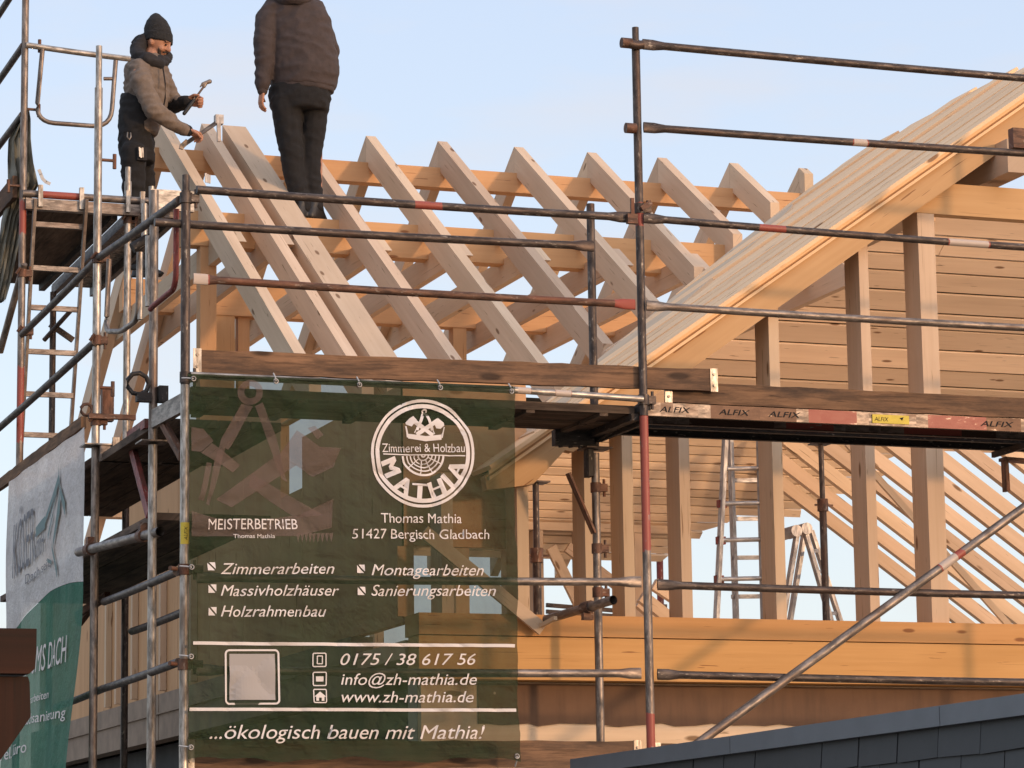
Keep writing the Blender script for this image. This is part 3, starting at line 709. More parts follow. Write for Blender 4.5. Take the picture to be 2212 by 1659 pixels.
# rails running back along the gable
L = lambda x, y: P(x, y, X=-.03)
def rail2(a, b_, mat='dark', r=.0235, paint=(), name='guardrail', ends=(0, 0)): return MB().tube(a, b_, r, 12, paint, ends, True, .004).build(name, mat, side)
rail2(P(388, 432, Y=.03), P(214, 556, Y=Y1-.03), 'dark'); rail2(P(207, 563, Y=Y1), P(48, 722, Y=Y2-.04), 'dark')
rail2(P(206, 738, Y=Y1-.04), P(-10, 932, Y=5.0), 'dark')
rail2(P(382, 1235, Y=.0), P(225, 1300, Y=Y1-.03), 'dark', .0225); rail2(P(386, 1430, Y=0), P(222, 1488, Y=Y1-.03), 'dark', .0225)
rail2(P(222, 1488, Y=Y1), P(120, 1528, Y=4.4), 'dark', .022)
rail2(P(395, 1322, Y=.8), P(285, 1364, Y=2.2), 'dark', .022)
for zz in (7.77, 7.275, 6.79): rail2((0, Y2, zz), (0, Y3, zz-.01), 'dark')
for c in (P(212, 558, Y=Y1-.02), P(50, 716, Y=Y2), P(208, 735, Y=Y1-.02), V((x1, Y1, P(220, 910, Y=Y1).z)), V((.01, Y2, P(43, 590, Y=Y2).z)), V((.73, Y2, P(287, 475, Y=Y2).z))):
    b = MB(); coupler(b, c, .032); b.sweep([c+V((-.045, -.03, -.01)), c+V((-.02, -.045, .03))], .010, 6); b.build('coupler', 'rust', side)
# guard frames: the one at the end of the deck and the two between the corner standards
G = lambda x, y: P(x, y, Y=Y2-.03)
def loop(pts, mat, r=.0155, pnt=None, name='guard_frame', rd=.11):
    out = [V(pts[0])]
    for i in range(1, len(pts)-1):
        a, c, e = V(pts[i-1]), V(pts[i]), V(pts[i+1]); d0 = (a-c); d1 = (e-c); k = min(rd, d0.length*.45, d1.length*.45)
        s0, s1 = c+d0.normalized()*k, c+d1.normalized()*k
        for t in range(7):
            t /= 6; out.append(s0*(1-t)**2+c*2*t*(1-t)+s1*t*t)
    out.append(V(pts[-1])); b = MB(); b.sweep(out, r, 10, [pnt]*len(out) if pnt else None); return b.build(name, mat, side)
gf = rail2(G(56, 97), G(281, 127.5), 'galv2', .0205, (), 'guard_frame')
loop([G(92, 105), G(77, 263), G(239, 275), G(250, 131)], 'galv', .0165, rd=.13)
b = MB(); b.tube(G(224, 170), G(242, 170), .013, 8); b.build('guard_frame', 'galv', side)
c1 = [P(381, 452, Y=.1), P(380, 600, Y=.1), P(375, 625, Y=.15), P(330, 662, Y=.55), P(325, 668, Y=.6)]
loop(c1, 'redsteel', .0155, rd=.06)
c2 = [P(236, 560, Y=1.9), P(229, 716, Y=1.9), P(262, 716, Y=1.5), P(298, 690, Y=1.1), P(301, 545, Y=1.1)]
loop(c2, 'galv', .0155, rd=.09)
# short tubes standing between
b = MB(); b.tube(P(322, 510, Y=.75), P(322, 662, Y=.75), .022, 12); b.build('guard_post', 'galv2', side)
for q0, q1, Y, mt, r_ in (((312, 440), (312, 520), 1.3, 'galv2', .017), ((303, 545), (303, 690), 1.1, 'galv2', .016)):
    MB().tube(P(*q0, Y=Y), P(*q1, Y=Y), r_, 10).build('guard_post', mt, side)
b = MB(); c = P(305, 530, Y=1.0); b.sweep([c+V((-.05, 0, -.02)), c+V((.04, 0, .04))], .03, 10); b.sweep([c+V((.0, 0, 0)), c+V((.09, -.02, .1))], .015, 8); b.build('swivel_coupler', 'blackiron', side)
# upper deck: a wide plywood deck and a perforated steel console plank, seen from below
zu = 6.18
o = MB().box((.05, Y2+.03, zu-.03), (.66, Y3, zu-.016)).build('deck_plank', 'plank', side)
b = MB()
for x in (.045, .62): b.box((x, Y2+.03, zu-.075), (x+.045, Y3+.01, zu-.0295))
b.build('deck_frame', 'deckdark', o)
b = MB(); b.box((.74, Y2-.02, zu-.012), (1.07, Y3+.1, zu)); o = b.build('deck_plank', 'tread', side)
b = MB(); b.box((.735, Y2-.02, zu-.08), (.775, Y3+.1, zu-.0125)); b.box((1.03, Y2-.02, zu-.08), (1.07, Y3+.1, zu-.0125)); b.build('deck_frame', 'dark', o)
# transom at its near end with claw fittings, running on as a console
b = MB(); b.tube((0, Y2-.03, zu+.055), (1.06, Y2-.03, zu+.055), .026, 12, ((.12, .36),)); b.box((.02, Y2-.06, zu-.055), (1.06, Y2-.005, zu+.02))
b.build('transom', 'galv', side)
b = MB()
for x in (.10, .38, .50, .70, .80): b.box((x, Y2-.085, zu-.04), (x+.03, Y2-.0555, zu+.11))
b.build('claw', 'galv2', side)
b = MB(); b.box((.82, Y2-.30, zu-.06), (1.12, Y2-.25, zu+.08)); b.tube((.83, Y2-.28, zu-.5), (.83, Y2-.28, zu+.1), .02, 10); b.build('console_bracket', 'galv2', side)
# ladder frame in the hatch
lad = thing('access_ladder', 'narrow steel ladder hanging below the upper deck at the far left', 'ladder', P(100, 940, X=.25))
la, lb, lc, ld = P(76, 430, X=.08), P(40, 1075, X=.08), P(187, 430, X=.42), P(143, 1075, X=.42)
for a, c in ((la, lb), (lc, ld)): MB().beam(a, c, .02, .045, (0, 1, 0)).build('stile', 'galv', lad)
for yv in (484, 578, 663, 758, 850, 938, 1025):
    t = (yv-430)/645; a, c = la+(lb-la)*t, lc+(ld-lc)*t; c = V((c.x, a.y, a.z+.0)); MB().beam(a+V((.008, 0, 0)), c-V((.008, 0, 0)), .03, .034).build('rung', 'galv', lad)
# lower deck of the side scaffold, seen from below
for j in range(4):
    x = .05+j*.165; MB().box((x, Y1+.05, 4.10), (x+.158, Y2+.3, 4.145)).build('deck_plank', 'plank', side)
for j in range(4):
    x = .02+j*.18; MB().box((x, .76, 4.06+.0*j), (x+.17, Y1-.02, 4.105)).build('deck_plank', 'plank', side)
MB().box((.01, Y1-.07, 4.06), (.76, Y1-.015, 4.16)).build('transom', 'galv', side)
b = MB()
for k in range(4): b.box((.08+k*.13, Y1-.09, 4.09), (.12+k*.13, Y1-.0705, 4.20))
b.build('claw', 'galv2', side)
b = MB(); b.beam((.0, .02, 4.07), (.0, .75, 4.09), .03, .10); b.build('transom', 'galv', side)
b = MB(); b.beam(P(279, 942, Y=1.9), P(323, 1112, Y=.85), .03, .05, (0, 1, 0)); b.beam(P(279, 942, Y=1.9), P(318, 914, Y=.9), .03, .05); b.build('bracket_strut', 'redsteel', side)
b = MB(); b.beam(P(345, 900, Y=.6), P(392, 985, Y=.3), .03, .06, (0, 1, 0)); b.build('bracket_strut', 'rust', side)
b = MB(); c = P(232, 880, Y=Y1+.1); b.box(c+V((-.03, 0, -.08)), c+V((.04, .06, .12))); c2_ = P(212, 900, Y=Y1-.03); b.box(c2_+V((-.06, -.03, -.015)), c2_+V((.22, .0, .015)))
b.sweep([P(187, 885, Y=Y1)+V((.035*math.cos(t*.7), 0, .035*math.sin(t*.7))) for t in range(10)], .010, 8); b.build('clamp_fitting', 'rust', side)
b = MB(); c = P(333, 850, Y=.7)
b.sweep([c+V((-.09+.06*math.cos(t*.7), 0, .05+.06*math.sin(t*.7))) for t in range(10)], .013, 8); b.box(c+V((-.1, -.03, -.05)), c+V((-.02, .02, .0))); b.box(c+V((.02, -.04, -.05)), c+V((.07, .02, .04))); b.build('clamp_fitting', 'blackiron', side)
q0, q1 = P(170, 1193, Y=2.25), P(346, 1148, Y=.62); b = MB(); b.sweep([q0, q1], .027, 16, cap=False); b.sweep([q1, q0], .022, 16, cap=False); o = b.build('wall_tie', 'galv', side)
b = MB()
for t in (.15, .80): c = q0+(q1-q0)*t; b.sweep([c-(q1-q0).normalized()*.035, c+(q1-q0).normalized()*.035], .038, 12); b.box(c+V((-.02, -.03, .03)), c+V((.02, .03, .07)))
b.build('coupler', 'rust', o)
# lower decks further down, dark
for j in range(3): MB().box((.03+j*.22, .8, 3.55), (.24+j*.22, 5.4, 3.59)).build('deck_plank', 'plank', side)
b = MB(); b.beam(P(120, 1060, X=.1), P(290, 1000, X=.55), .05, .08); b.build('ledger', 'deckdark', side)
for q0, q1 in (((170, 1345), (240, 1255)), ((168, 1330), (232, 1285))): MB().beam(P(*q0, Y=5), P(*q1, Y=4.6), .04, .05).build('ledger', 'rust', side)
# toe boards at the back edge of the side scaffold
a0, a1 = P(186, 925, X=-.01), P(-12, 1072, X=-.01); h = P(186, 899, X=-.01).z-a0.z
toe(side, a0, a1, h, cap0=False, cap1=False)
a0 = V((-.02, Y2+.05, 6.22)); toe(side, a0, a0+V((0, 2.5, 0)), .15, cap0=False, cap1=False)
MB().tube(P(0, 760, X=-.05), P(50, 560, X=-.02) if False else P(52, 570, Y=Y2-.03), .024, 12).build('diagonal_brace', 'galv', side)
for q0, q1 in (((228, 600), (228, 720)),): pass
b = MB(); b.beam(P(158, 735, Y=7.25), P(108, 700, Y=7.25), .04, .04); b.build('console_bracket', 'dark', side)
MB().tube(P(152, 672, Y=7.0), P(95, 735, Y=7.2), .018, 8).build('diagonal_brace', 'dark', side)
MB().tube(P(113, 672, Y=7.2), P(113, 735, Y=7.2), .014, 8).build('guard_post', 'dark', side)
# netting bundle and its strap
net = MB(); rg = random.Random(2); rows = [(238, 52, 60), (262, 40, 64), (300, 20, 70), (340, 20, 75), (375, 24, 80), (402, 28, 82), (430, 18, 66), (470, 8, 50), (530, -2, 40), (600, -12, 26), (650, -20, 14)]
n = 14; vs = []; fs = []
for yv, xa, xb in rows:
    for k in range(n+1):
        t = k/n; q = P(xa+(xb-xa)*t, yv, Y=Y2+.12+.25*(yv > 410)); vs.append(q+V((0, .05*math.sin(k*1.9+yv*.02)+.03*rg.uniform(-1, 1), 0)))
m_ = len(vs); vs += [v+V((0, .06, 0)) for v in vs]
for i in range(len(rows)-1):
    for k in range(n):
        a = i*(n+1)+k; fs += [[a, a+1, a+n+2, a+n+1], [a+m_+n+1, a+m_+n+2, a+m_+1, a+m_]]
net.add(vs, fs, (0, 0, 1), True); no = net.build('safety_net', 'netcloth')
tag(no, 'grey green safety net bundled round the far left scaffold standard', 'safety net')
b = MB(); pts = [P(x, y, Y=Y2-.06) for x, y in ((84, 366), (88, 376), (92, 386), (99, 393), (108, 397))]
for i in range(4): b.beam(pts[i], pts[i+1]+(pts[i+1]-pts[i])*.1, .004, .022, (1, 0, .4))
tag(b.build('loose_strap', 'whitedirty'), 'pale strap end dangling from the bundled net', 'strap')
# ---------------------------------------------------------------- green front banner
YB = -.105
def bz(x, y): q = P(x, y, Y=YB); return q.x, q.z
BX0, BX1 = bz(408, 1200)[0], bz(1117, 1200)[0]; BZ1, BZ0 = bz(760, 826)[1], bz(760, 1641)[1]
def sway(x, z):
    e = min(1, max(0, (z-BZ0)/.12))*min(1, max(0, (BZ1-z)/.10))
    d = .020*noise.noise(V((x*1.3, 0, z*1.7)))+.011*noise.noise(V((x*3.1+4, 0, z*4.2)))+.006*noise.noise(V((x*7, 3, z*9)))
    d += .012*math.exp(-((z-(BZ1-.055))/.03)**2)*noise.noise(V((x*2, 9, 0)))
    rr = lambda p: 1-2*abs(noise.noise(p))
    d += .018*max(0, rr(V((x*2.2+z*1.1, 7, z*2.6-x*.6))))**4+.016*max(0, rr(V((x*3.4-z*1.9+5, 2, z*3.1+x))))**4+.013*max(0, rr(V((x*.9+2, 4, z*6.5))))**5
    d += .010*math.sin(z*34+2.5*noise.noise(V((x*1.2, 5, 0))))*math.exp(-((z-BZ0)/.25)**2)
    return YB+min(.022, d*(.35+.65*e)-.006)
banner = thing('green_banner', 'translucent dark green banner with white carpentry firm lettering hung on the front scaffold', 'banner', (.9, YB, BZ0))
b = MB(); nx, nz = 110, 122; vs = []; fs = []
for i in range(nz+1):
    for j in range(nx+1):
        x = BX0+(BX1-BX0)*j/nx; z_ = BZ0+(BZ1-BZ0)*i/nz
        if j in (0, nx): x += .006*noise.noise(V((j, z_*3, 0)))
        zz = z_+(0.004*noise.noise(V((x*3, 1, 2))) if i in (0, nz) else 0)+((x-BX0)*.010 if i > nz/2 else 0)*(i/nz)
        if i == nz: zz -= .014*math.sin(math.pi*((x-BX0)/.45 % 1))
        if i == 0: zz += .010*math.sin(x*9)+.006*math.sin(x*23)
        vs.append((x, sway(x, z_), zz))
for i in range(nz):
    for j in range(nx): a = i*(nx+1)+j; fs.append([a, a+1, a+nx+2, a+nx+1])
b.add(vs, fs, (0, 0, 1), True); b.build('banner_cloth', 'bannergreen', banner)
def onb(off): return lambda x, z_: V((x, sway(x, z_)-off, z_))
fW, fG = onb(.008), onb(.005)
def btext(b, s, xl, xr, base, cap, shear=0, bold=0):
    (x0, z0), (x1, z1) = bz(xl, base), bz(xr, base); k = (z1-z0)/(x1-x0)
    zc = bz(xl, base-cap)[1]-z0
    own = b is None; b = b or MB()
    put_text(b, s, lambda u_, w_: fW(u_, w_+k*(u_-x0)), x0, x1, z0, zc, shear, bold)
    if own: b.build('lettering', 'white', banner)
def poly(b, pts, f, sub=False):
    pts = [bz(*p) for p in pts]; bm = bmesh.new()
    bm.faces.new([bm.verts.new((p[0], 0, p[1])) for p in pts]); bmesh.ops.triangulate(bm, faces=bm.faces)
    for _ in range(5):
        le = [e for e in bm.edges if e.calc_length() > .03]
        if not le: break
        bmesh.ops.subdivide_edges(bm, edges=le, cuts=1); bmesh.ops.triangulate(bm, faces=bm.faces)
    bm.verts.index_update(); b.add([f(v.co.x, v.co.z) for v in bm.verts], [[v.index for v in q.verts] for q in bm.faces], (1, 0, 0)); bm.free()
def ringb(b, cx, cy, r0, r1, f, ky=1.0, a0=0, a1=360, n=64):
    vs = []; fs = []
    for i in range(n+1):
        a = R(a0+(a1-a0)*i/n)
        for r in (r0, r1): vs.append(f(*bz(cx+math.cos(a)*r, cy+math.sin(a)*r*ky)))
    for i in range(n): fs.append([2*i, 2*i+2, 2*i+3, 2*i+1])
    b.add(vs, fs, (1, 0, 0))
def line(b, p, q, wd, f):
    p, q = V((*p, 0)), V((*q, 0)); d = (q-p).normalized(); s_ = V((-d.y, d.x, 0))*wd/2
    k = max(1, int((q-p).length/10))
    for i in range(k):
        a, c = p+(q-p)*(i/k), p+(q-p)*((i+1)/k); poly(b, [(v.x, v.y) for v in (a-s_, c-s_, c+s_, a+s_)], f)
b = MB(); gl = lambda *p: poly(b, list(p), fG)
ringb(b, 540, 848, 13, 27, fG, n=30)
gl((522, 872), (546, 878), (500, 962), (492, 972), (486, 968), (468, 1040), (452, 1092), (446, 1088), (462, 1000), (478, 948))
gl((550, 878), (566, 870), (598, 950), (612, 1010), (622, 1040), (612, 1036), (594, 1000), (572, 936))
gl((434, 978), (458, 957), (520, 1004), (504, 1020)); gl((545, 1022), (562, 1034), (700, 1112), (640, 1118), (536, 1050))
gl((468, 1078), (600, 982), (642, 1004), (500, 1096))
gl((414, 922), (440, 926), (462, 952), (434, 976), (414, 974)); gl((602, 984), (640, 930), (690, 966), (736, 968), (722, 1008), (676, 1030), (642, 1006))
gl((664, 925), (680, 920), (697, 940), (684, 950)); gl((414, 1104), (470, 1120), (560, 1126), (650, 1110), (720, 1078), (716, 1140), (640, 1158), (414, 1158))
for k in range(9): gl((640+k*9, 1152), (649+k*9, 1150), (643+k*9, 1172))
line(b, (435, 1080), (452, 1000), 12, fG)
b.build('faint_emblem', 'ghost', banner)
b = MB()
ringb(b, 912, 980, 106, 112, fW, 1.045); ringb(b, 912, 980, 94, 102.5, fW, 1.045)
btext(b, 'Zimmerei & Holzbau', 824.5, 1003, 977, 19, 0, .03)
line(b, (826, 981.5), (1004, 985), 2.4, fW)
# tree rings under the line
for r in (46, 36, 28, 20, 12, 5): ringb(b, 913, 984, r-(4.5 if r == 46 else 2.6), r, fW, 1.0, 2, 178, 30)
for a in (25, 60, 100, 140): line(b, (913+12*math.cos(R(a)), 984+12*math.sin(R(a))), (913+44*math.cos(R(a)), 984+44*math.sin(R(a))), 2, fW)
# guild emblem: compass, crossed axe and hammer, plane body
ringb(b, 917.5, 889, 2.5, 6, fW, n=20); line(b, (914, 894), (899, 930), 6, fW); line(b, (921, 894), (933, 930), 6, fW); line(b, (899, 925), (893, 936), 2, fW); line(b, (933, 925), (938, 938), 2, fW)
line(b, (886, 905), (934, 941), 9, fW); line(b, (945, 908), (898, 940), 9, fW)
poly(b, [(876, 913), (884, 904), (892, 899), (899, 908), (888, 922), (877, 917)], fW); poly(b, [(936, 916), (945, 903), (957, 914), (958, 920), (950, 927), (941, 926)], fW)
poly(b, [(876, 932), (880, 938), (918, 943), (953, 939), (956, 932), (953, 950), (918, 954), (880, 948)], fW); poly(b, [(874, 921), (877, 921), (881, 945), (877, 946)], fW); poly(b, [(957, 923), (959, 924), (956, 946), (953, 946)], fW)
# name on the arc
for ch, ang, r, sz in (('M', 158, 74, 30), ('A', 122, 78, 30), ('T', 95, 79, 30), ('H', 67, 77, 30), ('I', 46, 77, 30), ('A', 24, 79, 30)):
    vs, fs, x0, x1 = text_mesh(ch, 0, .018); k = 34/.7; a = R(ang); c, s_ = math.cos(a), math.sin(a)
    for o_ in (0, -.055, .055):
      out = []
      for v in vs:
        uu, ww = (v.x-(x0+x1)/2+o_)*k*1.05, (v.y-.35)*k        # letter tops point to the centre
        px = 912+c*(r-ww)+s_*uu; py = 981+s_*(r-ww)*1.03-c*uu*1.0
        out.append(fW(*bz(px, py)))
      b.add(out, fs, (1, 0, 0))
b.build('round_logo', 'white', banner)
btext(None, 'Thomas Mathia', 820, 998, 1130, 21, 0, .004); btext(None, '51427 Bergisch Gladbach', 760, 1057, 1164, 21, 0, .004)
btext(None, 'MEISTERBETRIEB', 451, 643, 1143, 23, 0, .07); btext(None, 'Thomas Mathia', 505, 594, 1162, 9, 0, .012)
for s_, xl, xr, bs in (('Zimmerarbeiten', 476, 720, 1240), ('Massivholzhäuser', 476, 732, 1287), ('Holzrahmenbau', 476, 704, 1332), ('Montagearbeiten', 801, 1045, 1243), ('Sanierungsarbeiten', 801, 1072, 1287)):
    btext(None, s_, xl, xr, bs, 24, .28, .02)
b = MB()
for x, y in ((457, 1223), (457, 1272), (457, 1321), (778, 1229), (779, 1277)):
    poly(b, [(x-8, y-8), (x+7, y+9), (x-8, y+9)], fW); poly(b, [(x-4, y-9), (x+9, y-9), (x+9, y+6)], fW)
b.build('bullet_marks', 'white', banner); b = MB(); line(b, (417, 1389), (1113, 1395), 7, fW); b.build('rule', 'white', banner); b = MB(); line(b, (410, 1532), (1115, 1534), 7, fW); b.build('rule', 'white', banner)
for s_, bs, xr in (('0175 / 38 617 56', 1436, 1028), ('info@zh-mathia.de', 1479, 1030), ('www.zh-mathia.de', 1517, 1024)): btext(None, s_, 737, xr, bs, 25, .25, .018)
btext(None, '...ökologisch bauen mit Mathia!', 452, 1047, 1596, 31, .28, .085)
b = MB()
def rbox(x0, y0, x1, y1, wd, r):
    pts = []
    for cx, cy, a in ((x1-r, y0+r, -90), (x1-r, y1-r, 0), (x0+r, y1-r, 90), (x0+r, y0+r, 180)):
        for k in range(6): t = R(a+18*k); pts.append(((cx+r*math.cos(t), cy+r*math.sin(t)), (cx+(r-wd)*math.cos(t), cy+(r-wd)*math.sin(t))))
    n = len(pts); vs = []
    for o_, i_ in pts: vs += [fW(*bz(*o_)), fW(*bz(*i_))]
    b.add(vs, [[2*i, 2*((i+1) % n), 2*((i+1) % n)+1, 2*i+1] for i in range(n)], (1, 0, 0))
rbox(487, 1402, 605, 1522, 4, 10)
bq = MB()
for i in range(4):
    for j in range(4): poly(bq, [(497+24.5*i, 1412+25*j), (521.5+24.5*i, 1412+25*j), (521.5+24.5*i, 1437+25*j), (497+24.5*i, 1437+25*j)], fW)
bq.build('blank_panel', 'qrgrey', banner)
b.build('panel_frame', 'white', banner); b = MB()
for x, y in ((675, 1410), (676, 1451), (676, 1488)): rbox(x, y, x+30, y+31, 2.4, 4)
rbox(684, 1416, 697, 1435, 2.2, 2)
poly(b, [(683, 1461), (699, 1461), (699, 1472), (683, 1472)], fW)
poly(b, [(678, 1505), (691, 1494), (704, 1505)], fW); poly(b, [(682, 1505), (688, 1505), (688, 1514), (682, 1514)], fW); poly(b, [(694, 1505), (700, 1505), (700, 1514), (694, 1514)], fW); poly(b, [(688, 1505), (694, 1505), (694, 1507), (688, 1507)], fW)
b.build('contact_icons', 'white', banner)
for k, (x, z_) in enumerate(((BX0+.02, BZ1-.02), (BX0+.015, BZ0+.06), (BX0+.015, bz(410, 1225)[1]), (BX0+.015, bz(410, 1418)[1]), (BX1-.02, BZ1-.01), (BX0+.46, BZ1-.015), (BX0+.92, BZ1-.012), (BX0+1.37, BZ1-.008), (BX1-.02, BZ0+.02))):
    b = MB(); c = V((x, sway(x, z_)-.006, z_)); b.sweep([c+V((.012*math.cos(t*.7), 0, .012*math.sin(t*.7))) for t in range(10)], .0035, 6); o = b.build('eyelet', 'alu', banner)
    e_ = c+(V((-.05, .05, .01)) if x < BX0+.1 else V((.0, .05, .05)) if z_ > BZ1-.1 else V((.01, .06, -.05)))
    b = MB(); b.sweep([c, (c+e_)/2+V((0, -.01, 0)), e_], .004, 6); b.build('tie', 'whitedirty', o)
b = MB(); h0 = bz(412, 820); h1 = bz(1115, 845)
b.tube((BX0, YB+.035, BZ1+.004), (BX1, YB+.035, BZ1+.018), .009, 8); b.build('banner_hem', 'bannergreen', banner)

# ---------------------------------------------------------------- white and green banner on the side scaffold
b2_ = thing('white_green_banner', 'white roofing firm banner with a teal lower half hung on the side scaffold', 'banner', (-.06, 3.5, 2))
yR, yL = P(183, 922, X=-.06).y, P(18, 1047, X=-.06).y; zT = P(183, 922, X=-.06).z
xoff = lambda t, z_: -.06-.10*max(0, (3.3-z_))**1.3*(.3+.7*t)+.018*noise.noise(V((t*5, z_*1.2, 0)))+.012*math.sin(t*26+z_*1.5)*min(1, max(0, 3.4-z_))
def fold(z_): return min(1, max(0, (3.5-z_)))
def sb(t, z_, off=0):   # t from the far (left) edge to the near (right) edge
    y = yL+(yR-yL)*t-.16*t*max(0, 3.3-z_)*.55; return V((xoff(t, z_)-off, y, z_))
zM = lambda t: 3.30+.07*math.sin(t*4-1)+.05*t
def sheet(name, mat, z0f, z1f, nz=30, nx=40):
    b = MB(); vs = []; fs = []
    for i in range(nz+1):
        for j in range(nx+1):
            t = j/nx; a, c = z0f(t), z1f(t); vs.append(sb(t, a+(c-a)*i/nz))
    for i in range(nz):
        for j in range(nx): a = i*(nx+1)+j; fs.append([a, a+1, a+nx+2, a+nx+1])
    b.add(vs, fs, (0, 0, 1), True); return b.build(name, mat, b2_)
sheet('white_cloth', 'bannerwhite', zM, lambda t: zT+.0*t); sheet('teal_cloth', 'bannerteal', lambda t: 1.9, lambda t: zM(t)-.002)
# prints: positions are given across (0..1 from the far edge) and height
tw = yL-yR
ft = lambda u_, w_: sb(u_, w_, .012)
def photo_tz(x, y): q = P(x, y, X=-.085); return (yL-q.y)/tw, q.z
def strip(b, pts, wds):
    pts = [V((*photo_tz(*p), 0)) for p in pts]
    for i in range(len(pts)-1):
        p, q = pts[i], pts[i+1]; w0, w1 = wds[i], wds[i+1]
        for k in range(4):
            a, c = p+(q-p)*(k/4), p+(q-p)*((k+1)/4); wa, wc = w0+(w1-w0)*k/4, w0+(w1-w0)*(k+1)/4
            b.add([ft(a.x, a.y-wa), ft(c.x, c.y-wc), ft(c.x, c.y+wc), ft(a.x, a.y+wa)], [[0, 1, 2, 3]], (0, 1, 0))
b = MB()
strip(b, ((74, 1150), (97, 1128)), (.03, .04)); strip(b, ((97, 1125), (123, 1035)), (.02, .03))
strip(b, ((123, 1020), (126, 1065)), (.05, .02)); strip(b, ((126, 1060), (134, 1100)), (.03, .045)); strip(b, ((125, 1080), (112, 1175)), (.07, .02))
strip(b, ((110, 1180), (118, 1240)), (.02, .03))
strip(b, ((119, 1062), (106, 1120)), (.012, .012)); strip(b, ((112, 1110), (103, 1160)), (.012, .02)); strip(b, ((101, 1210), (109, 1215)), (.012, .012))
b.build('roof_emblem', 'greenprint', b2_)
def stext(b, s, x0, y0, x1, y1, cap, shear=0, bold=0, capz=None):
    (ta, za), (tb, zb_) = photo_tz(x0, y0), photo_tz(x1, y1); k = (zb_-za)/(tb-ta)
    put_text(b, s, lambda u_, w_: ft(u_, w_+k*(u_-ta)), ta, tb, za, cap, shear, bold)
b = MB()
stext(b, 'KÖSER', 22, 1250, 70, 1212, .36, 0, .012); stext(b, 'GmbH', 69, 1208, 93, 1192, .16, 0, .02); stext(b, 'Dach seit', 52, 1262, 106, 1223, .06, 0, .01)
b.build('lettering', 'greyprint', b2_)
b = MB()
stext(b, 'RUND UMS DACH', 24, 1471, 143, 1431, .165, 0, .02)
stext(b, 'Dacharbeiten', 50, 1527, 106, 1508, .05, 0, .01); stext(b, 'Dachsanierung', 46, 1568, 147, 1551, .065, 0, .012); stext(b, 'Tel. Büro', 5, 1645, 62, 1625, .075, 0, .012)
b.build('lettering', 'white', b2_)

# ---------------------------------------------------------------- foreground: slate gable and stained eave timber
XS_ = P(1243, 1645, Y=-.45).x; A = P(1243, 1640, X=XS_); B_ = P(2212, 1500, X=XS_)
sl = thing('slate_parapet', 'dark slate clad parapet wall with grey metal coping in the lower right foreground', 'wall', (XS_, -3, 0))
zc0, zc1 = (A.z+B_.z)/2, P(1800, 1560+41, X=XS_).z-P(1800, 1560, X=XS_).z
ya, yb = A.y, -11.0; kz = (B_.z-A.z)/(B_.y-A.y); zz = lambda y: A.z+kz*(y-A.y); hv = -zc1
for i, (y0, y1) in enumerate(((ya, ya-2.05), (ya-2.056, ya-4.1), (ya-4.106, yb))):
    MB().prism([(XS_-.03, y0, zz(y0)), (XS_-.03, y1, zz(y1)), (XS_-.03, y1, zz(y1)-hv), (XS_-.03, y0, zz(y0)-hv)], (.32, 0, 0), (0, 1, 0)).build('coping', 'lead', sl)
MB().prism([(XS_+.02, ya-.03, 0), (XS_+.02, yb, 0), (XS_+.02, yb, zz(yb)-hv+.02), (XS_+.02, ya-.03, zz(ya)-hv+.02)], (.2, 0, 0), (0, 0, 1)).build('wall_core', 'dim', sl)
b = MB(); rg = random.Random(4); s0y = P(1969, 1620, X=XS_).y; s1y = P(2058, 1610, X=XS_).y; wsl = abs(s1y-s0y)
q_ = P(2100, 1629, X=XS_); h0 = zz(q_.y)-q_.z; hsl = .15
for r in range(12):
    t0 = hv-.03 if r == 0 else h0+(r-1)*hsl-.012
    t1 = h0+r*hsl
    for c in range(-1, 60):
        a_ = ya-.03-(c+.5*(r % 2)+.3)*wsl+rg.uniform(-.006, .006); c_ = a_-wsl+.006
        a_ = min(a_, ya-.035)
        if c_ > a_ or c_ < yb: continue
        t = rg.uniform(0, .005); j = rg.uniform(-.004, .004); x = XS_+.006-t
        b.prism([(x+.006, a_, zz(a_)-t0), (x+.006, c_, zz(c_)-t0), (x-.008, c_, zz(c_)-t1+j), (x-.008, a_, zz(a_)-t1-j)], (.006, 0, 0), (0, 1, 0), rg.random())
b.build('slate_cladding', 'slate', sl)
ev = thing('stained_eave', 'red brown stained timber eave at the lower left edge', 'eave', (-2.6, -8, 0))
q = lambda x, y, d=0: P(x, y, Y=-8)+V((0, d, 0))
a, c = q(62, 1366), q(57, 1462)
MB().prism([(a.x, -8.1, a.z), (a.x, -8.1, (a.z+c.z)/2+.004), (a.x-.003, -8.1, c.z+.012), (a.x-.016, -8.1, c.z), (a.x-1.5, -8.1, c.z), (a.x-1.5, -8.1, a.z)], (0, .12, 0), (1, 0, 0)).build('eave_beam', 'stain', ev)
e0, e1, e2 = q(54, 1466), q(56, 1552), q(0, 1632)
MB().prism([(e0.x-.004, -8.06, c.z-.004), (e0.x, -8.06, c.z-.018), (e1.x, -8.06, e1.z), (e2.x, -8.06, e2.z), (e2.x-.3, -8.06, e2.z-.4), (e2.x-1.0, -8.06, e2.z-.4), (e2.x-1.0, -8.06, c.z-.004)], (0, .03, 0), (0, 0, 1)).build('fascia_board', 'stain', ev)
MB().box((e0.x-1.2, -7.99, 0), (e0.x-1.05, -7.84, c.z+.05)).build('post', 'stain', ev)

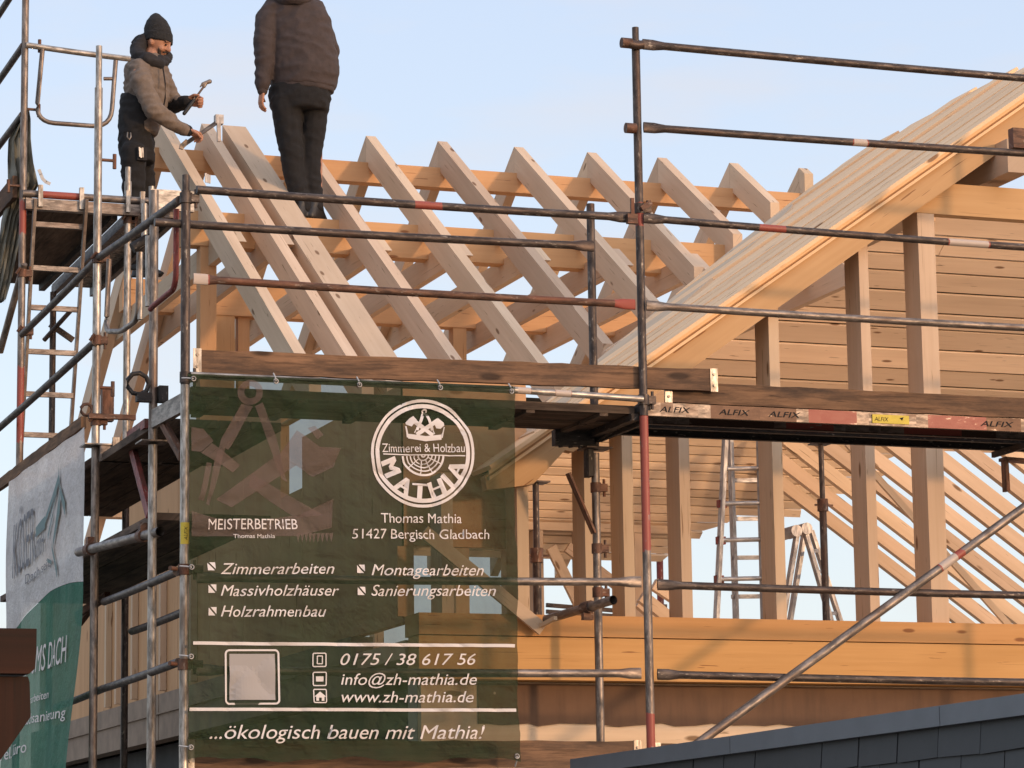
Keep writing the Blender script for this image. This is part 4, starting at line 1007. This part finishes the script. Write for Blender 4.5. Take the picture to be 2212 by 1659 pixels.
# ---------------------------------------------------------------- props and ladders inside the house
def prop(label, x, y, zt_):
    t = thing('steel_prop', label, 'prop', (x, y, 2.965), 'steel props in the timber house')
    b = MB(); b.tube((x, y, 2.97), (x, y, zt_-.5), .030, 10); b.tube((x, y, zt_-.5), (x, y, zt_), .022, 10); b.build('tube', 'dark', t)
    b = MB(); b.sweep([(x, y, zt_-.55), (x, y, zt_-.45)], .045, 10); b.beam((x-.07, y, zt_-.5), (x+.09, y, zt_-.5), .015, .015); b.build('collar', 'rust', t)
    b = MB(); b.box((x-.08, y-.08, zt_), (x+.08, y+.08, zt_+.01)); b.box((x-.08, y-.08, 2.962), (x+.08, y+.08, 2.97)); b.build('plate', 'dark', t)
q = P(1157, 1044, Y=4.2); prop('dark steel prop under the orange rafter tail beside the green banner', q.x, q.y, q.z)
q = P(1773, 960, Y=7.0); prop('thin dark steel prop standing behind the step ladder', q.x, q.y, q.z)
YL = 7.6; l = lambda x, y, d=0: P(x, y, Y=YL+d)
lad = thing('extension_ladder', 'tall aluminium ladder with red foot caps leaning upright behind the studs', 'ladder', (6.5, YL, 2.96))
for a, c, d in (((1567, 940), (1547, 1345), 0), ((1640, 940), (1650, 1345), 0), ((1577, 940), (1590, 1345), .25)):
    MB().beam(l(*a, d), l(*c, d), .03, .07, (0, 1, 0)).build('stile', 'alu', lad)
for yv, x in ((1013, 1570), (1088, 1562), (1167, 1560), (1251, 1556)):
    o = MB().tube(l(x, yv), l(1652, yv-2), .019, 10).build('rung', 'alu', lad)
    if yv in (1088, 1167, 1251): MB().box(l(x-9, yv+8), l(x+8, yv-8)+V((0, .05, 0))).build('foot_cap', 'redsteel', o)
for yv in (1038, 1121, 1205, 1289): MB().beam(l(1580, yv, .25), l(1652, yv-1, .25), .02, .035).build('rung', 'alu', lad)
st = thing('step_ladder', 'folding aluminium step ladder standing open between two studs', 'ladder', (7.3, YL, 2.96))
for a, c, d in (((1722, 1150), (1690, 1345), 0), ((1738, 1148), (1706, 1345), .3)): MB().beam(l(*a, d), l(*c, d), .03, .065, (0, 1, 0)).build('stile', 'alu', st)
for a, c, d in (((1738, 1146), (1796, 1345), 0), ((1752, 1146), (1816, 1345), .3)): MB().beam(l(*a, d), l(*c, d), .03, .06, (0, 1, 0)).build('stile', 'alu', st)
for yv, xa in ((1190, 1750), (1235, 1763), (1280, 1776), (1325, 1789)): MB().beam(l(xa, yv), l(xa+16, yv, .3), .03, .03).build('rung', 'alu', st)
b = MB()
for c in ((1716, 1148), (1738, 1143)): q = l(*c); b.sweep([q+V((0, -.05, 0)), q+V((0, .30, 0))], .05, 14)
b.build('hinge', 'alu', st)
# rear scaffold seen through the frame
rs = thing('rear_scaffold', 'small part of a dark scaffold bracket behind the house seen between studs', 'scaffold', (8, 13, 0))
r_ = lambda x, y: P(x, y, Y=12.6)
MB().tube(V((r_(1424, 1300).x, 12.6, 0)), r_(1424, 1150), .034, 10).build('standard', 'redsteel', rs)
MB().beam(r_(1424, 1220), r_(1446, 1145), .03, .03).build('bracket_strut', 'blackiron', rs)
b = MB(); b.prism([r_(1370, 1150), r_(1446, 1140), r_(1430, 1158), r_(1380, 1178)], (0, .5, 0)); b.build('deck_plank', 'blackiron', rs)
MB().beam(r_(1360, 1305), r_(1440, 1310), .03, .04).build('guardrail', 'dark', rs); MB().beam(r_(1180, 1307), r_(1330, 1319), .03, .04).build('guardrail', 'dark', rs); MB().beam(r_(1180, 1321), r_(1330, 1331), .03, .04).build('guardrail', 'dark', rs)
# offcuts stacked on the floor
for i, (q0, q1) in enumerate((((1385, 1288), (1450, 1340)), ((1380, 1300), (1420, 1335)), ((1412, 1262), (1455, 1290)))):
    o = MB().beam(P(*q0, Y=5+i*.3), P(*q1, Y=5+i*.3), .06, .09); o = o.build('timber_offcut', 'stud')
    tag(o, ('long', 'lower short', 'upper short')[i]+' timber offcut leaning between the second and third studs', 'offcut', 'offcuts between the studs')
# ---------------------------------------------------------------- people
def loft(b, secs, n=20):
    """closed body through (centre, half-axis a, half-axis b) ellipses"""
    rings = []
    for c, a, e in secs:
        for k in range(n):
            t = 2*math.pi*k/n; rings.append(V(c)+V(a)*math.cos(t)+V(e)*math.sin(t))
    m_ = len(secs); fs = []
    for i in range(m_-1):
        for k in range(n): j = (k+1) % n; fs.append([i*n+k, i*n+j, (i+1)*n+j, (i+1)*n+k])
    fs += [list(range(n))[::-1], [(m_-1)*n+k for k in range(n)]]
    b.add(rings, fs)
def capsule(b, pts, n=12):
    """limb through (point, radius) joints with rounded joints"""
    pts = [(V(p), r) for p, r in pts]
    for p, r in pts: b.ball(p, r, 7)
    for (p, r), (q, s_) in zip(pts, pts[1:]):
        d = (q-p).normalized(); e1 = d.orthogonal().normalized(); e2 = d.cross(e1)
        loft(b, [(p, e1*r, e2*r), (q, e1*s_, e2*s_)], n)
def skinned(b, name, mat, parent, vox, disp=None, smooth=2, label=None):
    me = bpy.data.meshes.new('tmp'); me.from_pydata(b.v, [], b.f); me.update()
    o = bpy.data.objects.new('tmp', me); COL.objects.link(o)
    bm = bmesh.new(); bm.from_mesh(me); bmesh.ops.recalc_face_normals(bm, faces=bm.faces); bm.to_mesh(me); bm.free()
    r = o.modifiers.new('r', 'REMESH'); r.mode = 'VOXEL'; r.voxel_size = vox
    s_ = o.modifiers.new('s', 'SMOOTH'); s_.iterations = smooth; s_.factor = .5
    bpy.context.view_layer.update()
    m2 = bpy.data.meshes.new_from_object(o.evaluated_get(bpy.context.evaluated_depsgraph_get()))
    bpy.data.objects.remove(o); bpy.data.meshes.remove(me)
    m2.name = name; vs = [v.co.copy() for v in m2.vertices]
    if disp:
        ns = [v.normal.copy() for v in m2.vertices]
        for v, c, nn in zip(m2.vertices, vs, ns): v.co = c+nn*disp(c)
    lo = V([min(v.co[i] for v in m2.vertices) for i in range(3)]); hi = V([max(v.co[i] for v in m2.vertices) for i in range(3)])
    of = V(((lo.x+hi.x)/2, (lo.y+hi.y)/2, lo.z))
    for v in m2.vertices: v.co -= of
    for p in m2.polygons: p.use_smooth = True
    m2.materials.clear(); m2.materials.append(M[mat]); ob = bpy.data.objects.new(name, m2); COL.objects.link(ob); place(ob, of, parent)
    if label: ob['label'] = label
    return ob
def hand(b, wr, d, pn, curl, thumb, k=1.0):
    """palm and five fingers: d along the hand, pn out of the palm, thumb side vector"""
    d, pn = V(d).normalized(), V(pn); pn = (pn-d*pn.dot(d)).normalized(); sd = V(thumb); sd = (sd-d*sd.dot(d)-pn*sd.dot(pn)).normalized()
    wr = V(wr)
    loft(b, [(wr-d*.02*k, sd*.027*k, pn*.019*k), (wr+d*.02*k, sd*.036*k, pn*.017*k), (wr+d*.06*k, sd*.043*k, pn*.016*k), (wr+d*.092*k, sd*.041*k, pn*.013*k)], 12)
    for i, (o_, ln) in enumerate(((.031, .072), (.0105, .08), (-.0105, .074), (-.031, .058))):
        p = wr+d*.088*k+sd*o_*k; dd = d.copy(); pts = [(p, .0098*k)]; ln *= k
        for j, f in enumerate((.45, .32, .23)):
            an = curl[j]; ax = (d*math.cos(sum(curl[:j+1]))+pn*math.sin(sum(curl[:j+1]))); p = p+ax*ln*f; pts.append((p, (.0092-.0009*j)*k))
        capsule(b, pts, 8)
    p = wr+d*.02*k+sd*.032*k+pn*.006*k; q = p+(d*.55+sd*.55+pn*.55).normalized()*.042*k; r = q+(d*.8+sd*.1+pn*.6).normalized()*.036*k
    capsule(b, [(p, .0135*k), (q, .011*k), (r, .009*k)], 8)
def wr_noise(amp, sc_):
    return lambda c: amp*(noise.noise(c*sc_)+.6*noise.noise(V((c.x*sc_*1.7, c.y*sc_*1.7, c.z*sc_*3.2))))
def fold_noise(amp, sc_):
    return lambda c: amp*(1-2*abs(noise.noise(V((c.x*sc_, c.y*sc_, c.z*sc_*1.9)))))-amp*.4+amp*.4*noise.noise(c*sc_*3)

# the carpenter with the black knitted cap, bent over the rafters
YA = 6.75
W = lambda x, y, d=0: P(x, y, Y=YA+d)
K = (W(400, 300)-W(300, 300)).length/100         # metres per photo unit here
def E(x, y, a, e, d=0, tilt=0):                    # an upright-ish section: half width a, half depth e (photo units)
    r_ = RT*math.cos(tilt)+UP*math.sin(tilt); return (W(x, y, d), r_*a*K, V((FW.x, FW.y, 0)).normalized()*e*K)
pa = thing('person', 'person in black knitted cap and grey brown jacket leaning over the first rafters', 'person', V((W(295, 560).x, YA, 6.18)))
fwd = (RT*.93-FW*.35).normalized()                 # where he faces: to the right and a little to us
out_ = (-FW*.93-RT*.35).normalized()               # his right-hand side, towards us
hc = W(342, 86)
fwd0 = fwd; fwd = (fwd*.93+V((0, 0, -.37))).normalized(); UH = (V((0, 0, 1))-fwd*fwd.z).normalized()
b = MB()   # one continuous body: head, neck, trunk, arms, hands, legs
b.ball(hc, .105, 16, (.93, .93, 1.12)); b.ball(hc+fwd*.03+UH*-.065, .068, 12, (1, 1, 1.0))
loft(b, [(hc+fwd*.05+UH*-.11, fwd*.045, out_*.05), (hc+fwd*.03+UH*-.02, fwd*.075, out_*.068)], 14)
b.ball(hc+fwd*.092+UH*-.118, .022, 10)                                  # chin
capsule(b, [(hc+fwd*.098+UH*.000, .012), (hc+fwd*.122+UH*-.045, .017)])   # nose
b.ball(hc+fwd*.107+UH*-.045+out_*.012, .012); b.ball(hc+fwd*.107+UH*-.045-out_*.012, .012)
capsule(b, [(hc+fwd*.088+out_*.045+UH*.015, .013), (hc+fwd*.097+UH*.014, .014), (hc+fwd*.088-out_*.045+UH*.015, .013)])  # brow
capsule(b, [(hc+fwd*.095+out_*.022+UH*-.081, .009), (hc+fwd*.104+UH*-.079, .010), (hc+fwd*.095-out_*.022+UH*-.081, .009)])  # mouth
for s_ in (1, -1): b.ball(hc+out_*s_*.095+UH*-.02, .030, 8, (.6, .6, 1.1)); b.ball(hc+fwd*.075+out_*s_*.043+UH*-.05, .026)
capsule(b, [(hc+UH*-.07, .062), (W(327, 130), .07)])
loft(b, [E(320, 135, 28, 28), E(314, 200, 32, 30), E(298, 285, 24, 26)])
sh, el, wrs = W(300, 155, -.17), W(331, 238, -.24), W(405, 282, -.20)
capsule(b, [(sh, .05), (el, .042), (wrs, .032)])
hd = (W(432, 293, -.14)-wrs).normalized(); hand(b, wrs, hd, -UP*.8+RT*.2-FW*.1, (.75, .95, .8), -FW+UP*.5, 1.08)
sh2, el2, wr2 = W(345, 150, .16), W(377, 226, .10), W(404, 219, -.05)
capsule(b, [(sh2, .055), (el2, .042), (wr2, .031)])
hd2 = (W(428, 219, -.06)-wr2).normalized(); hand(b, wr2, hd2, -FW*.75-UP*.3, (1.1, 1.25, .9), UP+RT*.2, 1.1)
for dx, dd in ((-8, -.1), (10, .12)): capsule(b, [(W(296+dx, 310, dd*.6), .06), (W(298+dx*1.3, 410, dd), .058), (W(302+dx, 520, dd), .045), (W(306+dx, 560, dd), .04)])
skinned(b, 'body', 'skin', pa, .0065, None, 1)
# eyes, beard and brows
b = MB()
for s_ in (1, -1): b.ball(hc+fwd*.098+out_*s_*.036+UH*-.012, .008, 6); b.beam(hc+fwd*.101+out_*s_*.016+UH*.012, hc+fwd*.092+out_*s_*.056+UH*.010, .010, .008)
b.build('eyes', 'hair', pa)
b = MB(); capsule(b, [(hc+fwd*.100+out_*.03+UH*-.072, .008), (hc+fwd*.112+UH*-.066, .009), (hc+fwd*.100-out_*.03+UH*-.072, .008)])
capsule(b, [(hc+fwd*.070+out_*.058+UH*-.06, .012), (hc+fwd*.088+out_*.036+UH*-.112, .014), (hc+fwd*.102+UH*-.122, .017), (hc+fwd*.088-out_*.036+UH*-.112, .014)])
skinned(b, 'beard', 'hair', pa, .005, wr_noise(.002, 60), 1)
fwd = fwd0
b = MB()   # cap with its pointed top and turned-up rim
loft(b, [E(343, 90, 30, 31, 0, -.10), E(342, 74, 31, 32, 0, -.10), E(340, 60, 28, 29), E(339, 45, 21, 23), E(338, 35, 12, 14), E(338, 29, 4.5, 5)], 24)
cp = skinned(b, 'knitted_cap', 'knit', pa, .009, wr_noise(.004, 22), 2)
b = MB(); loft(b, [E(342, 93, 30.5, 32, 0, -.10), E(342, 74, 31.5, 33, 0, -.10)], 24); skinned(b, 'cap_rim', 'knit', cp, .008, wr_noise(.002, 40), 1)
b = MB()   # hood bunched round the neck, open at the face
capsule(b, [(W(306, 92), .05), (W(298, 106), .062), (W(298, 120, -.06), .055), (W(318, 128, -.15), .055), (W(343, 138, -.14), .045), (W(356, 132, -.04), .045), (W(362, 122, .06), .04)])
capsule(b, [(W(303, 95, .1), .07), (W(325, 122, .15), .06), (W(352, 122, .12), .04)]); capsule(b, [(W(310, 82), .035), (W(303, 94), .05)])
capsule(b, [(W(345, 128, -.1), .04), (W(351, 145, -.08), .034)])
skinned(b, 'hood', 'hood', pa, .011, fold_noise(.008, 11), 2)
b = MB()   # softshell: trunk and both sleeves
loft(b, [E(322, 121, 26, 26), E(318, 132, 42, 38), E(316, 150, 46, 44), E(317, 180, 48, 46), E(316, 215, 48, 45), E(310, 250, 41, 43), E(303, 285, 36, 41), E(301, 292, 34, 39)], 26)
capsule(b, [(W(300, 148, -.12), .082), (W(306, 175, -.19), .084), (W(331, 236, -.25), .072), (W(365, 260, -.23), .062), (W(398, 280, -.20), .047)])
capsule(b, [(W(340, 150, .12), .08), (W(377, 224, .10), .062), (W(388, 222, .04), .055)])
jk = skinned(b, 'jacket', 'jacket', pa, .012, fold_noise(.012, 8.5), 2)
b = MB()   # black lower panel with the jacket hem
loft(b, [E(306, 222, 47, 48, 0, -.42), E(302, 240, 44.5, 46.5, 0, -.3), E(298, 265, 41, 44, 0, -.15), E(294, 288, 37.5, 42.5), E(293, 300, 36.5, 41)], 26)
skinned(b, 'jacket_hem', 'black', jk, .012, fold_noise(.009, 8), 2)
b = MB(); capsule(b, [(W(396, 279, -.20), .049), (W(406, 283, -.195), .043)], 12); capsule(b, [(W(375, 227, .10), .066), (W(390, 223, .03), .058), (W(404, 219.5, -.045), .046)], 12); skinned(b, 'cuffs', 'black', jk, .009, fold_noise(.006, 14), 1)
b = MB(); b.sweep([W(352, 146, -.20), W(357, 180, -.22), W(357, 212, -.21), W(352, 238, -.20)], .006, 6); b.build('zip', 'hood', jk)
b = MB()   # work trousers
loft(b, [E(294, 280, 35, 40), E(294, 305, 38, 42), E(296, 335, 37, 42), E(299, 352, 33, 40)], 24)
for dx, dd in ((-9, -.11), (9, .13)): capsule(b, [(W(297+dx, 330, dd), .098), (W(299+dx*1.2, 400, dd), .088), (W(300+dx*1.2, 420, dd), .082), (W(303+dx, 520, dd), .068), (W(306+dx, 562, dd), .066)])
tr = skinned(b, 'trousers', 'black', pa, .012, fold_noise(.010, 8), 2)
b = MB(); b.box(W(297, 345, -.23)-V((.0, .0, 0)), W(318, 318, -.23)+V((0, .05, 0))); b.build('holster_pocket', 'hood', tr)
b = MB()
for x, yv in ((302, 321), (305, 323), (309, 322)): b.beam(W(x, yv+18, -.245), W(x-1, yv-3, -.245), .008, .010)
b.sweep([W(276, 286, -.20), W(275, 296, -.215), W(279, 303, -.215), W(283, 296, -.215), W(282, 287, -.20)], .006, 6)
b.build('pocket_tools', 'galv2', tr)
b = MB()
for dx, dd in ((-9, -.11), (9, .13)): c = W(306+dx, 562, dd); loft(b, [(V((c.x, c.y, 6.185)), fwd*.13, out_*.05), (V((c.x, c.y, 6.22))+fwd*.02, fwd*.14, out_*.052), (V((c.x, c.y, 6.28))-fwd*.03, fwd*.07, out_*.05), (V((c.x, c.y, 6.36))-fwd*.04, fwd*.055, out_*.05)])
skinned(b, 'boots', 'boot', pa, .012, None, 1)
# hammer in his left hand, held up
hm = thing('hammer', 'dark claw hammer raised in the left hand of the person with the black cap', 'hammer', W(398, 246, -.07))
b = MB(); b.beam(W(407, 232, -.10), W(441, 186, -.10), .016, .022, (0, 1, 0)); b.build('shaft', 'dark', hm)
b = MB(); capsule(b, [(W(398, 245, -.10), .016), (W(412, 226, -.10), .017), (W(419, 216, -.10), .014)], 10); skinned(b, 'grip', 'hammerh', hm, .006, None, 1)
b = MB(); a, c = W(438, 181, -.10), W(453, 176, -.10); capsule(b, [(a, .013), (a+(c-a)*.5, .015), (c, .018)], 10)
capsule(b, [(a, .011), (W(432, 188, -.10), .005)], 8); capsule(b, [(W(441, 187, -.10), .013), (W(446, 178, -.1), .014)], 8); skinned(b, 'head', 'galv', hm, .005, None, 1)
# clamp laid across the rafters under his other hand
YC = 7.3
cl = thing('bar_clamp', 'grey steel bar clamp bridging the first rafters under the hand of the person', 'clamp', P(432, 290, Y=6.62))
c0, c1 = P(400, 311, Y=6.7), P(472, 262, Y=6.55)
b = MB(); b.beam(c0, c1, .012, .030); b.build('bar', 'galv', cl)
b = MB(); b.beam(P(472, 253, Y=6.55), P(473, 306, Y=6.55), .028, .022, (0, 1, 0)); b.box(P(466, 266, Y=6.54), P(479, 252, Y=6.60)); b.build('fixed_jaw', 'alu', cl)
b = MB(); b.beam(P(393, 316, Y=6.7), P(405, 305, Y=6.7), .03, .04); b.beam(P(393, 313, Y=6.7), P(391, 322, Y=6.7), .025, .03); b.build('sliding_jaw', 'galv', cl)
b = MB(); a = P(445, 390, Y=6.5)
for k in range(3): b.beam(P(445+k*4, 394+k*1, Y=6.5), P(444+k*4.5, 374+k*2, Y=6.5), .012, .012)
tag(b.build('steel_screws', 'alu'), 'bundle of bright steel screws stuck upright by the first purlin joint', 'screws')

# the person with their back to us on the purlin
YM = 6.62
W = lambda x, y, d=0: P(x, y, Y=YM+d)
K = (W(700, 300)-W(600, 300)).length/100
pm = thing('person', 'person seen from behind in a dark brown hooded jacket standing on the purlin', 'person', V((W(672, 466).x, YM, 6.65)))
fwd = (FW*.93+RT*.36).normalized(); fwd.z = 0; fwd.normalize(); lf = V((-fwd.y, fwd.x, 0))
def E2(x, y, a, e, d=0, tilt=0, rot=0):
    r_ = V((RT.x, RT.y, 0)).normalized(); f_ = V((FW.x, FW.y, 0)).normalized()
    r2, f2 = r_*math.cos(rot)+f_*math.sin(rot), f_*math.cos(rot)-r_*math.sin(rot)
    return (W(x, y, d), (r2*math.cos(tilt)+V((0, 0, 1))*math.sin(tilt))*a*K, f2*e*K)
b = MB(); hc = W(634, -62)
b.ball(hc, .105, 16, (.93, .93, 1.12)); b.ball(hc+fwd*.035+V((0, 0, -.07)), .066, 12); b.ball(hc+fwd*.09+V((0, 0, -.115)), .022)
capsule(b, [(hc+fwd*.1, .012), (hc+fwd*.122+V((0, 0, -.045)), .017)])
capsule(b, [(hc+fwd*.09+lf*.045+V((0, 0, .015)), .013), (hc+fwd*.097+V((0, 0, .014)), .014), (hc+fwd*.09-lf*.045+V((0, 0, .015)), .013)])
capsule(b, [(hc+fwd*.095+lf*.022+V((0, 0, -.081)), .009), (hc+fwd*.104+V((0, 0, -.079)), .010), (hc+fwd*.095-lf*.022+V((0, 0, -.081)), .009)])
for s_ in (1, -1): b.ball(hc+lf*s_*.098+V((0, 0, -.02)), .030, 8, (.6, .6, 1.1))
capsule(b, [(hc+V((0, 0, -.07)), .062), (W(632, 10), .07)])
loft(b, [E2(632, 12, 45, 28), E2(640, 90, 50, 38), E2(648, 200, 48, 40)])
sh, el, wrs = W(580, 30), W(573, 112, -.02), W(567, 194, -.02)
capsule(b, [(sh, .06), (el, .045), (wrs, .032)]); hand(b, wrs, (W(563, 222, 0)-wrs), RT*.8+FW*.4, (.35, .45, .35), FW-RT*.2, 1.08)
s2, e2, w2 = W(690, 40, .05), W(712, 115, .16), W(690, 150, .40)
capsule(b, [(s2, .06), (e2, .045), (w2, .032)]); hand(b, w2, lf*.8+fwd*.5, -UP, (.5, .6, .4), fwd, 1.05)
for x0, x1, x2, dd in ((618, 632, 655, 0), (680, 680, 683, .03)): capsule(b, [(W(x0, 215, dd), .09), (W(x1, 320, dd), .06), (W(x2, 430, dd), .045), (W(x2+2, 455, dd), .04)])
skinned(b, 'body', 'skin', pm, .0065, None, 1)
b = MB(); b.ball(hc+V((0, 0, .018))-fwd*.012, .112, 14, (.95, .95, 1.08)); skinned(b, 'hair', 'hair', pm, .010, wr_noise(.006, 30), 1)
b = MB()   # wide blouson
loft(b, [E2(634, -4, 34, 30), E2(634, 8, 58, 36), E2(634, 22, 68, 42), E2(640, 45, 72, 48), E2(648, 90, 72, 54), E2(654, 130, 74, 57), E2(657, 160, 73, 57), E2(656, 180, 70, 54), E2(655, 190, 66, 50, 0, -.04)], 30)
capsule(b, [(W(594, 16), .085), (W(577, 40, -.01), .088), (W(571, 90, -.03), .082), (W(571, 135, -.03), .074), (W(568, 178, -.025), .062), (W(567, 186, -.02), .052)])
capsule(b, [(W(678, 20, .03), .085), (W(694, 60, .07), .085), (W(712, 112, .16), .078), (W(692, 148, .38), .058)])
jk = skinned(b, 'jacket', 'brownj', pm, .012, fold_noise(.011, 6.5), 2)
b = MB(); loft(b, [E2(655, 184, 67, 51, 0, -.04), E2(654, 197, 66, 49, 0, -.05), E2(653.5, 199, 64, 47, 0, -.05)], 30); skinned(b, 'jacket_band', 'brownj', jk, .010, wr_noise(.003, 25), 1)
b = MB(); capsule(b, [(W(567, 183, -.02), .048), (W(567, 196, -.02), .042)], 12); capsule(b, [(W(692, 148, .38), .054), (W(688, 151, .43), .045)]); skinned(b, 'cuffs', 'brownj', jk, .009, None, 1)
b = MB(); loft(b, [E2(632, -16, 40, 36, -.02), E2(632, -2, 44, 40, -.06), E2(632, 9, 36, 34, -.08), E2(634, 14, 22, 20, -.10)], 24); skinned(b, 'hood', 'brownj', jk, .011, fold_noise(.008, 9), 2)
b = MB()
loft(b, [E2(649, 185, 64, 46), E2(648, 205, 66, 47), E2(648, 228, 63, 46), E2(648, 240, 58, 42)], 26)
capsule(b, [(W(617, 222, -.01), .118), (W(622, 270), .106), (W(630, 330), .092), (W(636, 375, .01), .084), (W(648, 425, .01), .080), (W(653, 449, .0), .076)])
capsule(b, [(W(681, 222, .02), .112), (W(678, 270, .02), .096), (W(673, 330, .03), .080), (W(672, 375, .03), .076), (W(677, 425, .03), .074), (W(679, 449, .02), .072)])
skinned(b, 'trousers', 'black', pm, .012, fold_noise(.009, 7), 2)
b = MB()
for x, dd in ((657, .0), (683, .02)):
    c = W(x, 466, dd); c.z = 6.65
    loft(b, [(c+fwd*.03+V((0, 0, .002)), fwd*.145, lf*.048), (c+fwd*.03+V((0, 0, .03)), fwd*.15, lf*.052), (c+V((0, 0, .09)), fwd*.10, lf*.05), (c-fwd*.015+V((0, 0, .17)), fwd*.065, lf*.056)], 18)
skinned(b, 'boots', 'boot', pm, .010, None, 1)
